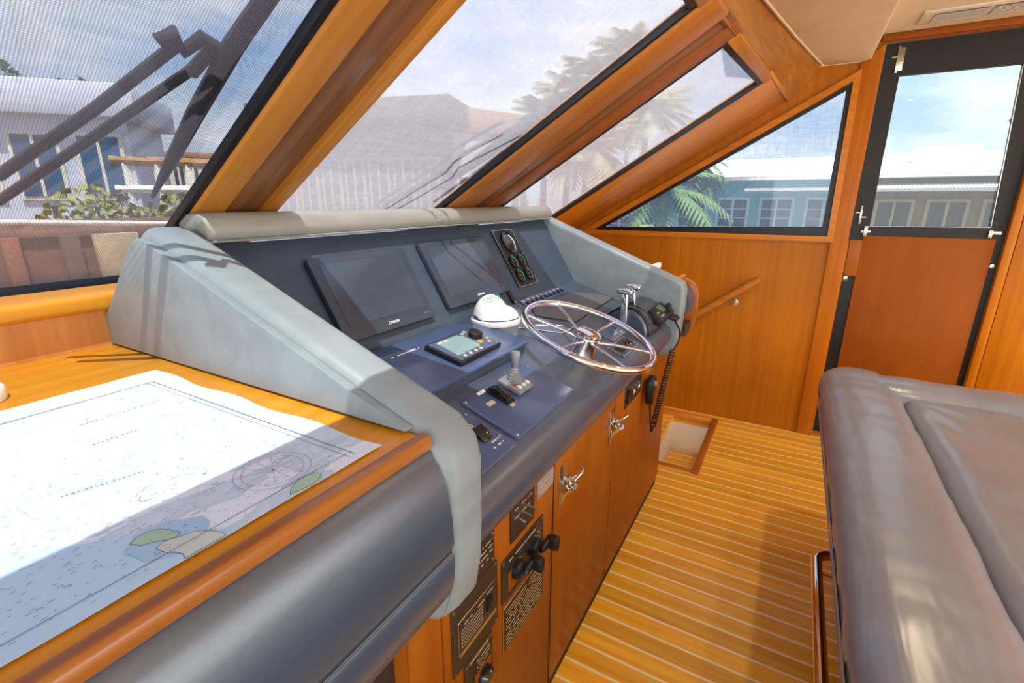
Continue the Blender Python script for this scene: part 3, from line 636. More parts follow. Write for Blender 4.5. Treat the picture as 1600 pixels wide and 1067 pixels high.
# compass
cp = thing('compass', 'white domed compass cover with a green stamped word, in front of the displays', 'compass', T(1.418, .885, 1.135) @ Matrix.Scale(1.05, 4))
MB().lathe([(.074, 0), (.077, .045), (.077, .055)], 36).build('base_ring', GREY, cp)
MB().lathe([(.084, .046), (.086, .052), (.085, .060), (.080, .064), (.079, .062), (.0, .062)], 40).build('cover_rim', DOMEW, cp)
def dome(u, v):
    a = u*2*math.pi; ph = v*math.pi/2; lob = 1.0
    x = .078*math.cos(ph)*math.cos(a); y = .078*math.cos(ph)*math.sin(a); 
    hgt = .052+.042*max(0, math.cos(a-R(150)))**1.0
    return (x, y, .060+hgt*math.sin(ph)*(1 if True else 0)*(1-.0*lob))
dm = MB()
def dome2(u, v):
    a = u*2*math.pi; r = .079*(1-v**1.0)
    x, y = r*math.cos(a), r*math.sin(a)
    low = .048*max(0, 1-((x/.080)**2+(y/.080)**2))**.5
    dx, dy = x+.018, y-.010
    high = .082*max(0, 1-(dx*dx+dy*dy)/(.060**2))**.5
    z = (low**6+high**6)**(1/6)
    return (x, y, .060+z)
dm.grid(dome2, 60, 30); bmesh.ops.remove_doubles(dm.bm, verts=dm.bm.verts, dist=1e-5); bmesh.ops.recalc_face_normals(dm.bm, faces=dm.bm.faces)
dm.build('cover', DOMEW, cp, 80)
st_m = frame((-.038, -.009, .1345), (.84, -.45, .22), (.30, .70, .62)) if False else None
nn_ = Vector((-.42, -.38, .82)).normalized(); ex_ = Vector((.80, -.60, .13)); ex_ = (ex_-nn_*ex_.dot(nn_)).normalized(); ey_ = nn_.cross(ex_)
st_m = frame((-.0385, -.0085, .1340), ex_, ey_)
put_text('stamped_word', 'AZIMUTH', .0115, GREEN, cp, st_m)
MB(st_m).holed([(-.029, -.010), (.029, -.010), (.029, .010), (-.029, .010)], [[(-.0275, -.0085), (.0275, -.0085), (.0275, .0085), (-.0275, .0085)]], 'z', -.0004, .0004).build('stamp_border', GREEN, cp)

# joystick plate
jp = thing('control_plate', 'square slate plate with rounded corners at the front of the dash', 'plate', TP @ T(1.104, .094, 0))
MB().prism(rrect(-.180, .180, -.092, .092, .012, 5), 'z', -.004, .006, .002, 2).build('plate', PLATE, jp)
screws(jp, [(-.168, -.081), (.168, -.081), (-.168, .081), (.168, .081)], .004, .006)
k = MB(); 
k.box(-.110, -.075, .078, .089, .006, .0064); k.box(-.125, -.098, .032, .042, .006, .0064) if False else None
k.build('label_strip', WHITE, jp)
for (a, b_, c_, d_) in ((-.080, -.058, .080, .094), (-.128, -.098, .028, .044), (-.078, -.060, -.012, .004)):
    pass
MB().box(-.128, -.096, .030, .045, .006, .0066).build('label_strip', CREAM, jp)
MB().box(-.074, -.056, -.010, .004, .006, .0066).build('label_strip', CREAM, jp)
jb = thing('joystick', 'grey rubber booted joystick on a square grey base, on the dash plate', 'joystick', TP @ T(1.130, .138, .0065))
MB().box(-.040, .042, -.040, .040, 0, .013, .004).build('base', GREYP, jb)
for i, bx in enumerate((-.016, .007, .030)): MB().lathe([(.008, 0), (.008, .002), (0, .0025)], 14, T(bx, -.022, .013)).build('button', WHITE, jb)
MB().prism([(-.03, -.012), (-.018, -.012), (-.024, .0)], 'z', .013, .0136).build('arrow_mark', RED, jb)
bt = []; z = 0
for i in range(5):
    r0 = .024-.0032*i; bt += [(r0, z), (r0, z+.004), (r0-.003, z+.006)]; z += .0078
tm = T(.002, .008, .012) @ Matrix.Rotation(R(3), 4, 'Y') @ Matrix.Rotation(R(-17), 4, 'X')
MB().lathe([(.027, -.002)]+bt+[(.009, z+.003)], 24, tm).build('boot', GREYP, jb)
MB().lathe([(.008, z), (.009, z+.008), (.012, z+.016), (.014, z+.044), (.012, z+.048), (0, z+.049)], 20, tm).build('grip', GREYP, jb)
tt = thing('trim_rocker', 'black rocker lever between three white labels, left of the joystick', 'switch', TP @ T(1.040, .135, .0065))
MB().box(-.016, .020, -.040, .040, 0, .006, .002).build('base', BLACK, tt)
MB().prism([(-.036, .006), (-.034, .014), (-.010, .018), (.012, .026), (.036, .012), (.036, .006)], 'x', -.013, .017, .003, 2).build('rocker', BLACKG, tt)

# small windlass plate by the divider
sm = thing('windlass_panel', 'small screwed plate with black rocker switch and red lamp beside the chart-side divider', 'panel', TP @ T(.83, .07, 0))
MB().prism(rrect(-.075, .075, -.075, .082, .004, 3), 'z', -.002, .004, .001, 1).build('plate', PLATE, sm)
MB().holed([(-.073, -.073), (.073, -.073), (.073, .080), (-.073, .080)], [[(-.0715, -.0715), (.0715, -.0715), (.0715, .0785), (-.0715, .0785)]], 'z', .004, .0044).build('edge_line', STEEL, sm)
screws(sm, [(.066, .074), (.068, -.028+.0)], .004, .004)
MB().prism([(-.02, .004), (-.02, .010), (0, .016), (.02, .022), (.026, .004)], 'x', .012, .050, .002, 1).build('rocker_switch', BLACKG, sm)
MB().lathe([(.007, 0), (.006, .005), (0, .007)], 14, T(.040, -.012, .004)).build('red_lamp', RED, sm)
k = MB(); dashes(k, .005, .045, .044, .005, .004, .9, .004, .007); dashes(k, -.005, .045, .036, .005, .004, .9, .004, .007); dashes(k, .05, .068, .02, .003, .004, .9); dashes(k, .03, .06, -.03, .004, .004, .8); dashes(k, .01, .06, -.045, .004, .004, .8)
k.build('printed_text', WHITE, sm)

# rocker switch strip at the back
ssn = thing('switch_strip', 'slanted strip of white-labelled rocker switches at the back right of the dash', 'switch panel', TP @ T(1.94, .46, 0))
MB().prism([(-.215, -.034), (.200, -.034), (.225, .028), (-.21, .022)], 'z', -.002, .004, .001, 1).build('plate', PLATE, ssn)
MB().holed([(-.215, -.034), (.200, -.034), (.225, .028), (-.21, .022)], [[(-.212, -.031), (.198, -.031), (.222, .025), (-.207, .019)]], 'z', .004, .0046).build('edge_line', STEEL, ssn)
for i in range(9):
    x = -.185+i*.043
    MB().box(x-.005, x+.007, -.022, -.006, .004, .010, .002).build('rocker_switch', BLACK, ssn)
k = MB()
for i in range(9):
    x = -.185+i*.043; k.box(x-.010, x+.012, .006, .014, .004, .0046) if i % 3 else k.box(x-.006, x+.006, .002, .016, .004, .0046)
k.build('printed_text', WHITE, ssn)

gp = thing('chart_pad', 'flat grey angular pad on the dash behind the steering wheel', 'pad', TP)
MB().prism([(1.675, .365), (1.815, .240), (2.345, .262), (2.345, .30), (2.16, .405), (1.72, .408)], 'z', -.002, .005, .0015, 1).build('pad', mat('dark_grey_pad', (92, 92, 96), .45), gp)
MB().tube([(x, y, .003) for x, y in [(1.675, .365), (1.815, .240), (2.345, .262)]], .002, 6).build('edge', BLACK, gp)
lp = thing('trim_tab_panel', 'low dark instrument plate with a row of white symbols beside the compass', 'panel', TP @ T(1.62, .28, 0))
MB().prism([(-.12, .07), (.03, -.062), (.17, -.062), (.05, .07)], 'z', -.002, .003, .001, 1).build('plate', PLATE, lp)
k = MB()
for i in range(8): x = -.03+i*.016; y = .03-i*.008; k.box(x, x+.011, y-.002, y+.012, .003, .0036)
k.tube([(-.118, .064, .003), (.028, -.058, .003), (.16, -.058, .003)], .0012, 5)
k.build('printed_text', WHITE, lp)

# front right switch plates
for nm, lab, (cx, cy, w, h) in (('engine_start_panel', 'gold-lined plate with small chrome toggle under the right of the wheel rim', (1.895, .098, .085, .035)),
                               ('rocker_panel', 'gold-lined plate with wide black rockers, right of the wheel hub, nearest the dash front', (1.81, .018, .095, .036))):
    t = thing(nm, lab, 'panel', TP @ T(cx, cy, 0))
    MB().box(-w, w, -h, h, -.002, .003, .001, 1).build('plate', PLATE, t)
    MB().holed([(-w, -h), (w, -h), (w, h), (-w, h)], [[(-w+.002, -h+.002), (w-.002, -h+.002), (w-.002, h-.002), (-w+.002, h-.002)]], 'z', .003, .0038).build('edge_line', CREAM, t)
    if nm == 'engine_start_panel':
        MB().lathe([(.010, 0), (.010, .004), (.004, .006), (.004, .024), (.006, .030), (0, .034)], 14, T(.02, -.006, .003)).build('toggle', CHROME, t)
        k = MB(); dashes(k, .05, .07, -.018, .004, .003, 1); k.build('printed_text', WHITE, t)
    else:
        for q in (-.05, .0, .05): MB().prism([(q-.02, .003), (q-.015, .010), (q+.012, .016), (q+.02, .003)], 'y', -.022, .020, .002, 1).build('rocker_switch', BLACKG, t)

# throttle drum and levers
tq = thing('throttle_control', 'engine throttle drum with two polished levers right of the wheel', 'throttle', T(2.12, .60, 1.04))
ax = Matrix.Rotation(R(90), 4, 'Y')
MB().lathe([(0, -.085), (.092, -.085), (.100, -.078), (.104, -.06), (.104, .225), (0, .225)], 40, ax).build('drum', NAVY, tq, 30)
for xx in (-.066, -.045, .0): MB().lathe([(.1055, -.003), (.108, 0), (.1055, .003), (.100, 0), (.1055, -.003)], 40, T(xx, 0, 0) @ ax).build('ring', BLACK, tq)
MB().lathe([(.07, 0), (.075, -.004), (.06, -.006), (0, -.006)], 32, T(-.085, 0, 0) @ ax).build('side_cap', PANEL, tq)
for i, (xx, lean) in enumerate(((-.098, .004), (.030, .03))):
    lv = MB().prism([(-.018, -.012 if i == 0 else .06), (.020, -.012 if i == 0 else .06), (.015, .178), (-.012, .178)], 'x', xx-.010, xx+.010, .005, 3)
    lv.m = Matrix.Rotation(-lean, 4, 'X'); L_ = lv.build('lever', CHROME, tq)
    hd_ = MB(Matrix.Rotation(-lean, 4, 'X')).prism([(-.034, .170), (.030, .174), (.036, .184), (.026, .196), (-.020, .200), (-.038, .186)], 'x', xx-.020, xx+.020, .006, 3).build('grip', CHROME, L_)

# vhf radio and microphone
vr = thing('vhf_radio', 'small black marine radio with green display and two plugs beside the far divider', 'radio', T(2.24, .50, 1.105) @ Matrix.Rotation(R(28), 4, 'X'))
MB().box(-.10, .105, -.05, .03, -.035, .012, .005).build('housing', BLACK, vr)
MB().box(-.02, .05, -.02, .022, .012, .0132).build('display', mat('green_lcd', (96, 116, 84), .25), vr)
for i in range(5): MB().lathe([(.0045, 0), (.0045, .002), (0, .003)], 10, T(-.085+(i % 3)*.020, -.03+(i//3)*.022, .012)).build('button', CREAM, vr)
for px_, py_ in ((.035, -.03), (.078, -.015)): MB().lathe([(.012, 0), (.012, .02), (.009, .024), (0, .024)], 14, T(px_, py_, .012)).build('knob', BLACK, vr)
for px_ in (.02, .065): MB().lathe([(.010, 0), (.010, .03), (.006, .04), (0, .04)], 14, T(px_, -.052, -.004) @ Matrix.Rotation(R(75), 4, 'X')).build('plug', BLACK, vr)
mc = thing('handheld_microphone', 'black fist microphone hanging on the cabinet front under the dash with a coiled cord', 'microphone', T(2.115, .485, .76))
MB().prism([(-.036, .045), (-.028, .062), (.028, .066), (.038, .045), (.034, -.015), (.016, -.075), (-.014, -.075), (-.036, -.01)], 'y', -.022, .014, .010, 3).build('body', BLACK, mc)
MB().lathe([(.014, 0), (.012, .012), (0, .014)], 14, T(.0, -.02, .035) @ Matrix.Rotation(R(90), 4, 'X')).build('badge', GREYP, mc)
P0, P1, P2_ = Vector((2.30, .44, .93)), Vector((2.26, .47, .74)), Vector((2.17, .475, .52))
pts = []
import math as _m
for i in range(24): 
    s_ = i/23; pts.append((2.24+.10*math.sin(s_*2.2), .46-.045*math.sin(s_*2.6)+.0, 1.10-.20*s_))
MB(T(-2.115, -.485, -.76)).tube(pts, .004, 8).build('upper_cord', BLACK, mc)
e = Vector(pts[-1]); f_ = Vector((2.215, .475, .53)); cp_ = []
n = 620
for i in range(n):
    s_ = i/(n-1); c0 = e.lerp(f_, s_); a = s_*30*2*math.pi; cp_.append((c0.x+.012*math.cos(a), c0.y+.012*math.sin(a), c0.z))
MB(T(-2.115, -.485, -.76)).tube(cp_, .0034, 6).build('coiled_cord', BLACK, mc)
MB(T(-2.115, -.485, -.76)).tube([f_, (2.20, .475, .51), (2.175, .475, .52), (2.16, .478, .58), (2.125, .48, .69)], .004, 8).build('lower_cord', BLACK, mc)

# steering wheel
HUBM = mat('satin_chrome', (224, 224, 228), .2, 1)
tilt = Matrix.Rotation(R(19), 4, 'X')
sw_ = thing('steering_wheel', 'polished chrome steering wheel with six slim spokes', 'steering wheel', T(1.552, .612, 1.060) @ tilt)
HZ = .094; off = Vector((0, 0, HZ))
RW = .237
MB().tube([(RW*math.cos(2*math.pi*i/72), RW*math.sin(2*math.pi*i/72), HZ) for i in range(72)], .0130, 14, closed=True).build('rim', CHROME, sw_)
MB().lathe([(.060, .0), (.058, .004), (.052, .02), (.046, .045), (.042, .07), (.042, .085), (.040, .088), (0, .088)], 36).build('hub', HUBM, sw_)
MB().lathe([(.044, .088), (.046, .092), (.045, .098), (.036, .103), (0, .106)], 36).build('hub_cap', CHROME, sw_)
for i in range(6):
    a = R(-3+60*i); c_, s_ = math.cos(a), math.sin(a)
    MB().tube([(.036*c_, .036*s_, .068), (.06*c_, .06*s_, .073), (.10*c_, .10*s_, .080), (.229*c_, .229*s_, HZ-.001)], .0058, 10).build('spoke', CHROME, sw_)

# ------------------------------------------------------------------ chart table
ct = thing('chart_table', 'varnished teak chart table with a rounded slate blue padded front', 'table', T(-.3, .9, 1.262))
Q = T(.3, -.9, -1.262)
MB(Q).box(-1.35, .498, .44, 1.42, 1.225, 1.260, .003).build('table_top', W_TABLE, ct)
MB(Q).prism([(.430, 1.240), (.426, 1.246), (.426, 1.258), (.431, 1.2655), (.446, 1.2655), (.449, 1.262), (.449, 1.240)], 'x', -1.35, .500, .003, 2).build('edge_trim', wood('table_trim', (186, 122, 56), (150, 86, 32), 'x', .3, .3), ct)
rp = [(.446, 1.244), (.434, 1.238), (.418, 1.216), (.403, 1.178), (.396, 1.13), (.394, 1.085), (.399, 1.070), (.394, 1.062), (.396, 1.02), (.404, .985), (.418, .972), (.50, .978), (.50, 1.24)]
MB(Q).prism(rp, 'x', -1.35, .502).build('padded_front', NAVY, ct, 50)
MB(Q).tube([(-1.35, .397, 1.068), (.50, .397, 1.068)], .0025, 6).build('seam', NAVY, ct)
MB(Q).box(-1.35, .49, 1.2, 1.25, 0, 1.2).box(.478, .50, .55, 1.25, 0, .8).build('back_panel', DARKIN, ct)
MB(Q).box(-1.35, .478, .70, 1.2, .42, .44).box(-1.35, .478, .69, .70, .435, .45).build('shelf', W_DARK, ct)

# chart
ch = thing('nautical_chart', 'large white nautical chart with printed depths and green land, spread on the chart table', 'chart', T(0, .78, 1.2625))
def sheet(u, v):
    x = -1.0+u*1.443; y = -.309+v*.632
    edge = .003*math.sin(x*24+1)*max(0, (abs(v-.5)-.42))*10
    return (x+(.004*math.sin(y*30) if u > .99 else 0), y+(.005*math.sin(x*7)+.003*math.sin(x*19) if v > .99 else 0), .001+abs(edge)*.4)
sh = MB().grid(sheet, 160, 60); bmesh.ops.solidify(sh.bm, geom=list(sh.bm.faces), thickness=.0006)
pm = bpy.data.materials.new('chart_print'); pm.use_nodes = True; t_ = pm.node_tree; p_ = t_.nodes['Principled BSDF']
o_ = N(t_, 'ShaderNodeTexCoord'); mpp = N(t_, 'ShaderNodeMapping'); mpp.inputs['Scale'].default_value = (2.2, 5.0, 1); mpp.inputs['Location'].default_value = (3.1, 1.7, 0); t_.links.new(o_.outputs['Object'], mpp.inputs[0])
n_ = N(t_, 'ShaderNodeTexNoise'); n_.inputs['Scale'].default_value = 1.6; n_.inputs['Detail'].default_value = 9; n_.inputs['Roughness'].default_value = .6; t_.links.new(mpp.outputs[0], n_.inputs['Vector'])
W_, B_ = lin((232, 239, 250)), lin((216, 230, 246))
r_ = ramp(t_, [(.0, W_), (.485, W_), (.487, lin((180, 192, 208))), (.490, lin((180, 192, 208))), (.492, lin((200, 216, 228))), (.56, B_), (.62, lin((186, 210, 222))), (.625, lin((212, 220, 234))), (1, lin((212, 220, 234)))])
t_.links.new(n_.outputs['Fac'], r_.inputs[0])
spx = N(t_, 'ShaderNodeSeparateXYZ'); t_.links.new(o_.outputs['Object'], spx.inputs[0])
# pale blue shallows at the front left of the sheet
cmb = N(t_, 'ShaderNodeMath', operation='MULTIPLY_ADD'); cmb.inputs[1].default_value = -.9; cmb.inputs[2].default_value = .14; t_.links.new(spx.outputs[0], cmb.inputs[0])
sb = N(t_, 'ShaderNodeMath', operation='MULTIPLY_ADD'); sb.inputs[1].default_value = -.8; t_.links.new(spx.outputs[1], sb.inputs[0]); t_.links.new(cmb.outputs[0], sb.inputs[2])
nl = N(t_, 'ShaderNodeMath', operation='MULTIPLY_ADD'); nl.inputs[1].default_value = .05; t_.links.new(n_.outputs['Fac'], nl.inputs[0]); t_.links.new(sb.outputs[0], nl.inputs[2])
tn = ramp(t_, [(.19, (0, 0, 0)), (.2, (1, 1, 1))]); t_.links.new(nl.outputs[0], tn.inputs[0])
mxp = N(t_, 'ShaderNodeMixRGB'); mxp.inputs[2].default_value = (*lin((190, 220, 242)), 1)
t_.links.new(tn.outputs[0], mxp.inputs[0]); t_.links.new(r_.outputs[0], mxp.inputs[1]); t_.links.new(mxp.outputs[0], p_.inputs['Base Color']); p_.inputs['Roughness'].default_value = .7
sh.build('paper', pm, ch)
INK = mat('chart_ink', (96, 104, 124), .8); INKL = mat('chart_ink_pale', (150, 158, 176), .8); INKP = mat('chart_magenta', (170, 130, 178), .8)
k = MB()
for i in range(2600):
    x = random.uniform(-.45, .40); y = random.uniform(-.295, .235)
    l = random.choice((.002, .003, .0045)); a_ = -.1+.2*random.random(); 
    k.bm.faces.new([k.bm.verts.new(p) for p in ((x, y, .0022), (x+l, y+l*a_, .0022), (x+l, y+l*a_+.0007, .0022), (x, y+.0007, .0022))])
so = k.build('depth_soundings', INK, ch); so['kind'] = 'stuff'
def line(mb, pts, w=.0012, z=.0023):
    for a, b in zip(pts, pts[1:]):
        a = Vector(a); b = Vector(b); d = (b-a); 
        if d.length < 1e-6: continue
        n = Vector((-d.y, d.x)).normalized()*w/2
        mb.bm.faces.new([mb.bm.verts.new((q.x, q.y, z)) for q in (a-n, b-n, b+n, a+n)])
k = MB(); 
for o1 in (.020, .026): line(k, [(-.9, .262-o1*.3), (.425-o1, .262-o1*.3)]); 
line(k, [(.405, .255), (.405, -.295)]); line(k, [(.395, .25), (.395, -.295)], .0008)
line(k, [(-.9, -.285), (.40, -.285)], .0009)
k.build('border_lines', INK, ch)
k = MB()
for r0 in (.046, .037): line(k, [(.322+r0*math.cos(R(a)), -.236+r0*math.sin(R(a))) for a in range(0, 361, 8)], .0007)
for a in range(0, 360, 30): line(k, [(.322, -.236), (.322+.036*math.cos(R(a)), -.236+.036*math.sin(R(a)))], .0005)
k.build('compass_rose', INKP, ch)
def blob(cx, cy, rx, ry, rot, seed, n=46):
    out = []
    for i in range(n):
        a = 2*math.pi*i/n; r0 = 1+.35*noise.noise(Vector((math.cos(a)*1.6+seed, math.sin(a)*1.6, seed)))+.10*noise.noise(Vector((math.cos(a)*7+seed, math.sin(a)*7, 3)))
        x, y = rx*r0*math.cos(a), ry*r0*math.sin(a); c_, s_ = math.cos(rot), math.sin(rot); out.append((cx+x*c_-y*s_, cy+x*s_+y*c_))
    return out
def landpoly(name, pts, ma, z=.0020):
    b = bmesh.new(); vs = [b.verts.new((x, y, z)) for x, y in pts]; es = [b.edges.new((vs[i], vs[(i+1) % len(vs)])) for i in range(len(vs))]
    bmesh.ops.triangle_fill(b, edges=es, use_beauty=True); bmesh.ops.recalc_face_normals(b, faces=b.faces)
    m = MB(); m.add(b); o = m.build(name, ma, ch); return o
GR = mat('chart_green', (176, 204, 176), .75); BE = mat('chart_buff', (206, 212, 206), .75); LB = mat('chart_blue', (170, 204, 232), .75)
landpoly('shallow_water', blob(.188, -.262, .040, .030, -.9, 4.0), LB, .0018)
gl_ = [(.161, -.238), (.168, -.233), (.178, -.232), (.187, -.236), (.192, -.246), (.197, -.262), (.190, -.268), (.183, -.264), (.176, -.256), (.166, -.250)]
landpoly('green_land', gl_, GR)
bl = [(.171, -.268), (.176, -.265), (.186, -.264), (.193, -.270), (.200, -.272), (.208, -.277), (.214, -.288), (.219, -.302), (.218, -.3085), (.178, -.3085), (.181, -.300), (.178, -.290), (.173, -.282)]
landpoly('buff_land', bl, BE, .0021)
gr2 = [(.298, -.303), (.306, -.294), (.318, -.287), (.332, -.284), (.344, -.287), (.348, -.297), (.340, -.304), (.325, -.308)]
landpoly('green_land', gr2, GR, .0021)
k = MB()
for q_ in (bl, gl_, gr2): line(k, q_+[q_[0]], .0006)
line(k, blob(.235, -.16, .034, .020, -.3, 8.0)[:38], .0006); line(k, blob(.16, .03, .05, .015, -.3, 9.0), .0006)
k.build('coast_lines', INK, ch)
put_text('printed_name', 'NORTH ATLANTIC OCEAN', .0052, INKL, ch, T(.308, .142, .0022), 1.9)
put_text('printed_name', 'BAHAMA BANK', .0045, INKL, ch, T(.262, .048, .0022), 2.0)
put_text('printed_name', 'PROVIDENCE CHANNEL', .0050, INKL, ch, T(.198, -.084, .0022) @ Matrix.Rotation(R(-16), 4, 'Z'), 1.6)
pk = MB().lathe([(.046, 0), (.048, .006), (.048, .022), (.044, .028), (.038, .030), (0, .030)], 40, T(0, 0, 0)).build('round_cover', mat('white_ivory', (246, 244, 226), .35), None)
pk.location = (.195, 1.20, 1.2603); tag(pk, 'small round white plastic disc on the bare teak behind the chart', 'disc')

# ------------------------------------------------------------------ helm seat
hs_ = thing('helm_bench', 'wide taupe leather bench seat with rolled bolsters, right foreground', 'bench', T(1.2, -1.0, 0))
Q = T(-1.2, 1.0, 0)
def superell(a, n=2.6):
    c_, s_ = math.cos(a), math.sin(a); return (math.copysign(abs(c_)**(2/n), c_), math.copysign(abs(s_)**(2/n), s_))
def bol(x0, x1, yc, zc, ry, rz, along='x', nx=120, endround=.10, amp=.0045):
    def fn(u, v):
        d = x0+(x1-x0)*u; e = min(1.0, (x1-d)/endround) if x1 > x0 else 1; e = max(0, min(1, (abs(x1-d))/endround)); s = math.sqrt(max(0, 1-(1-e)**2))*.62+.38 if e < 1 else 1
        if u >= 1: s = .30
        c_, z_ = superell(v*2*math.pi, 2.7)
        w = noise.noise(Vector((d*9, v*5+math.sin(d*3), 2.0)))*amp+noise.noise(Vector((d*22, v*3, 7.0)))*amp*.4
        y = yc+(ry+w)*s*c_; z = zc+(rz+w)*(.75+.25*s)*z_
        return (d, y, z) if along == 'x' else (y, d, z)
    m = MB(Q).grid(fn, nx, 40); b = m.bm
    bmesh.ops.remove_doubles(b, verts=b.verts, dist=1e-5)
    es = [e for e in b.edges if len(e.link_faces) == 1]
    bmesh.ops.holes_fill(b, edges=es, sides=0)
    bmesh.ops.recalc_face_normals(b, faces=b.faces); return m
bol(-.30, 2.625, -.334, .775, .142, .092).build('front_bolster', SEAT, hs_, 80)
bol(-1.9, -.30, 2.485, .778, .125, .088, 'y', 70, .16).build('side_bolster', SEAT, hs_, 80)
def cush(u, v):
    x = -.30+2.68*u; y = -.462-1.15*v
    ed = min(1, (1-u)*2.68/.07); ef = min(1, v*1.15/.07)
    h = .075*(ed*(2-ed))**.5*(ef*(2-ef))**.5
    w = noise.noise(Vector((x*2.6, y*3.2, 0)))*.012+noise.noise(Vector((x*6+y*5, y*2-x*3, 4)))*.006
    # creases fanning from the far corner
    dx, dy = x-2.38, y+.46; a = math.atan2(dy, dx); rr = math.hypot(dx, dy); w += .006*math.sin(a*16)*math.exp(-rr*2.2)*min(1, rr*5)
    return (x, y, .765+h+w*min(1, ed)*min(1, ef))
cs = MB(Q).grid(cush, 150, 80); cs.build('seat_cushion', SEAT, hs_, 80)
MB(Q).box(-.30, 2.56, -1.6, -.24, .66, .775, .01).build('seat_shell', DARKIN, hs_)
MB(Q).tube([(-.3, -.205, .700), (2.56, -.205, .700)], .006, 8).build('lower_piping', SEAT, hs_)
MB(Q).box(-.2, 2.4, -1.5, -.42, 0, .66, .01).build('pedestal', W_CAB, hs_)
fr = []
for a in range(0, 91, 15): fr.append((1.655+.045*math.sin(R(a)), -.26+.045*math.cos(R(a)), .45))
MB(Q).tube([(-.3, -.213, .45), (1.0, -.213, .45), (1.655, -.213, .45)]+[(1.655+.05*math.sin(R(a)), -.263+.05*math.cos(R(a)), .45) for a in range(15, 91, 15)]+[(1.705, -.40, .45), (1.705, -.43, .45)], .0165, 18).build('foot_rail', CHROME, hs_)
MB(Q).tube([(1.60, -.213, .45), (1.50, -.43, .50)], .002, 6).build('stay_wire', BLACK, hs_)

# ------------------------------------------------------------------ wipers on the windshield
WD = mat('weathered_wiper', (40, 35, 28), .7)
w1 = thing('windshield_wiper', 'large twin-arm wiper across the port windshield, seen through the mesh', 'wiper', T(.5, .9, 1.83), 'windshield wipers')
Q = T(-.5, -.9, -1.83)
n_out = Vector((0, s31, c31))
def offs(ps, d): return [Vector(p)+n_out*d for p in ps]
MB(Q).tube(offs([(.316, 1.208, 1.632), (.409, 1.035, 1.736), (.482, .878, 1.831)], .01), .0095, 8).build('arm', WD, w1)
MB(Q).tube(offs([(.325, 1.278, 1.59), (.431, 1.084, 1.707), (.521, .914, 1.809)], .01), .0085, 8).build('arm', WD, w1)
MB(Q).tube(offs([(.455, .885, 1.826), (.468, .866, 1.838), (.494, .893, 1.822), (.512, .862, 1.842), (.535, .868, 1.838), (.521, .93, 1.80)], .012), .011, 8).build('linkage', WD, w1)
MB(Q).tube(offs([(.572, .50, 2.056), (.562, .70, 1.937), (.550, .85, 1.847), (.553, 1.0, 1.757), (.560, 1.13, 1.68), (.566, 1.25, 1.608)], .0), [.010, .014, .016, .015, .012, .004], 8).build('blade', WD, w1)
w2 = thing('windshield_wiper', 'slim twin-arm wiper lying along the right edge of the centre windshield', 'wiper', T(1.45, .9, 1.83), 'windshield wipers')
Q = T(-1.45, -.9, -1.83); BD = mat('dark_wiper', (34, 32, 36), .6)
MB(Q).tube(offs([(1.43, .856, 1.844), (1.384, .929, 1.8), (1.351, .993, 1.762), (1.372, 1.044, 1.731), (1.317, 1.163, 1.66), (1.267, 1.285, 1.586)], 0), .006, 8).build('arm', BD, w2)
MB(Q).tube(offs([(1.53, .846, 1.85), (1.468, .934, 1.797), (1.407, 1.016, 1.748), (1.435, 1.065, 1.719), (1.382, 1.177, 1.651), (1.314, 1.286, 1.586)], 0), .006, 8).build('arm', BD, w2)
MB(Q).tube(offs([(1.61, .643, 1.972), (1.575, .767, 1.897), (1.545, .98, 1.769), (1.50, 1.2, 1.637)], 0), [.008, .020, .020, .010], 8).build('blade', BD, w2)
MB(Q).prism([(-.01, 0), (0, 0)]+[(0, .01)], 'z', 0, .001) if False else None

# ------------------------------------------------------------------ outside
GROUND = mat('quay_concrete', (128, 120, 104), .9, var=.15)
struct(MB().box(-60, 90, -60, 90, -2.3, -2.0).build('ground', GROUND))
DECK = mat('foredeck_cover', (150, 122, 96), .7, var=.25)
fd = thing('foredeck', 'weathered brown foredeck of the boat beyond the port windshield', 'deck', T(1, 3, 1.0))
MB(T(-1, -3, -1.0)).prism([(1.62, .95), (1.62, 1.18), (2.6, 1.10), (6.5, .95), (6.5, .5)], 'x', -2.5, 3.6).build('deck', DECK, fd)
bwk = thing('tender_cover', 'brown and tan canvas covered tender on the foredeck with a white rail along its top', 'boat cover', T(1.5, 4.4, 1.0))
Qb = T(-1.5, -4.4, -1.0)
MB(Qb).prism([(4.2, 1.045), (4.25, 1.40), (4.6, 1.47), (5.3, 1.44), (5.5, 1.03)], 'x', .9, 3.6, .03).build('cover', mat('brown_canvas', (104, 72, 48), .9, var=.3), bwk)
MB(Qb).tube([(1.0, 4.2, 1.475), (3.5, 4.2, 1.36)], .018, 10).build('white_rail', LINER, bwk)
for x0, x1, c in ((1.02, 1.10, (150, 96, 70)), (1.30, 1.40, (96, 82, 70)), (1.48, 1.75, (176, 160, 128)), (1.95, 2.1, (110, 92, 80))):
    MB(Qb).box(x0, x1, 4.17, 4.22, 1.05, 1.38, .01).build('canvas_panel', mat('canvas_panel', c, .9, var=.2), bwk)

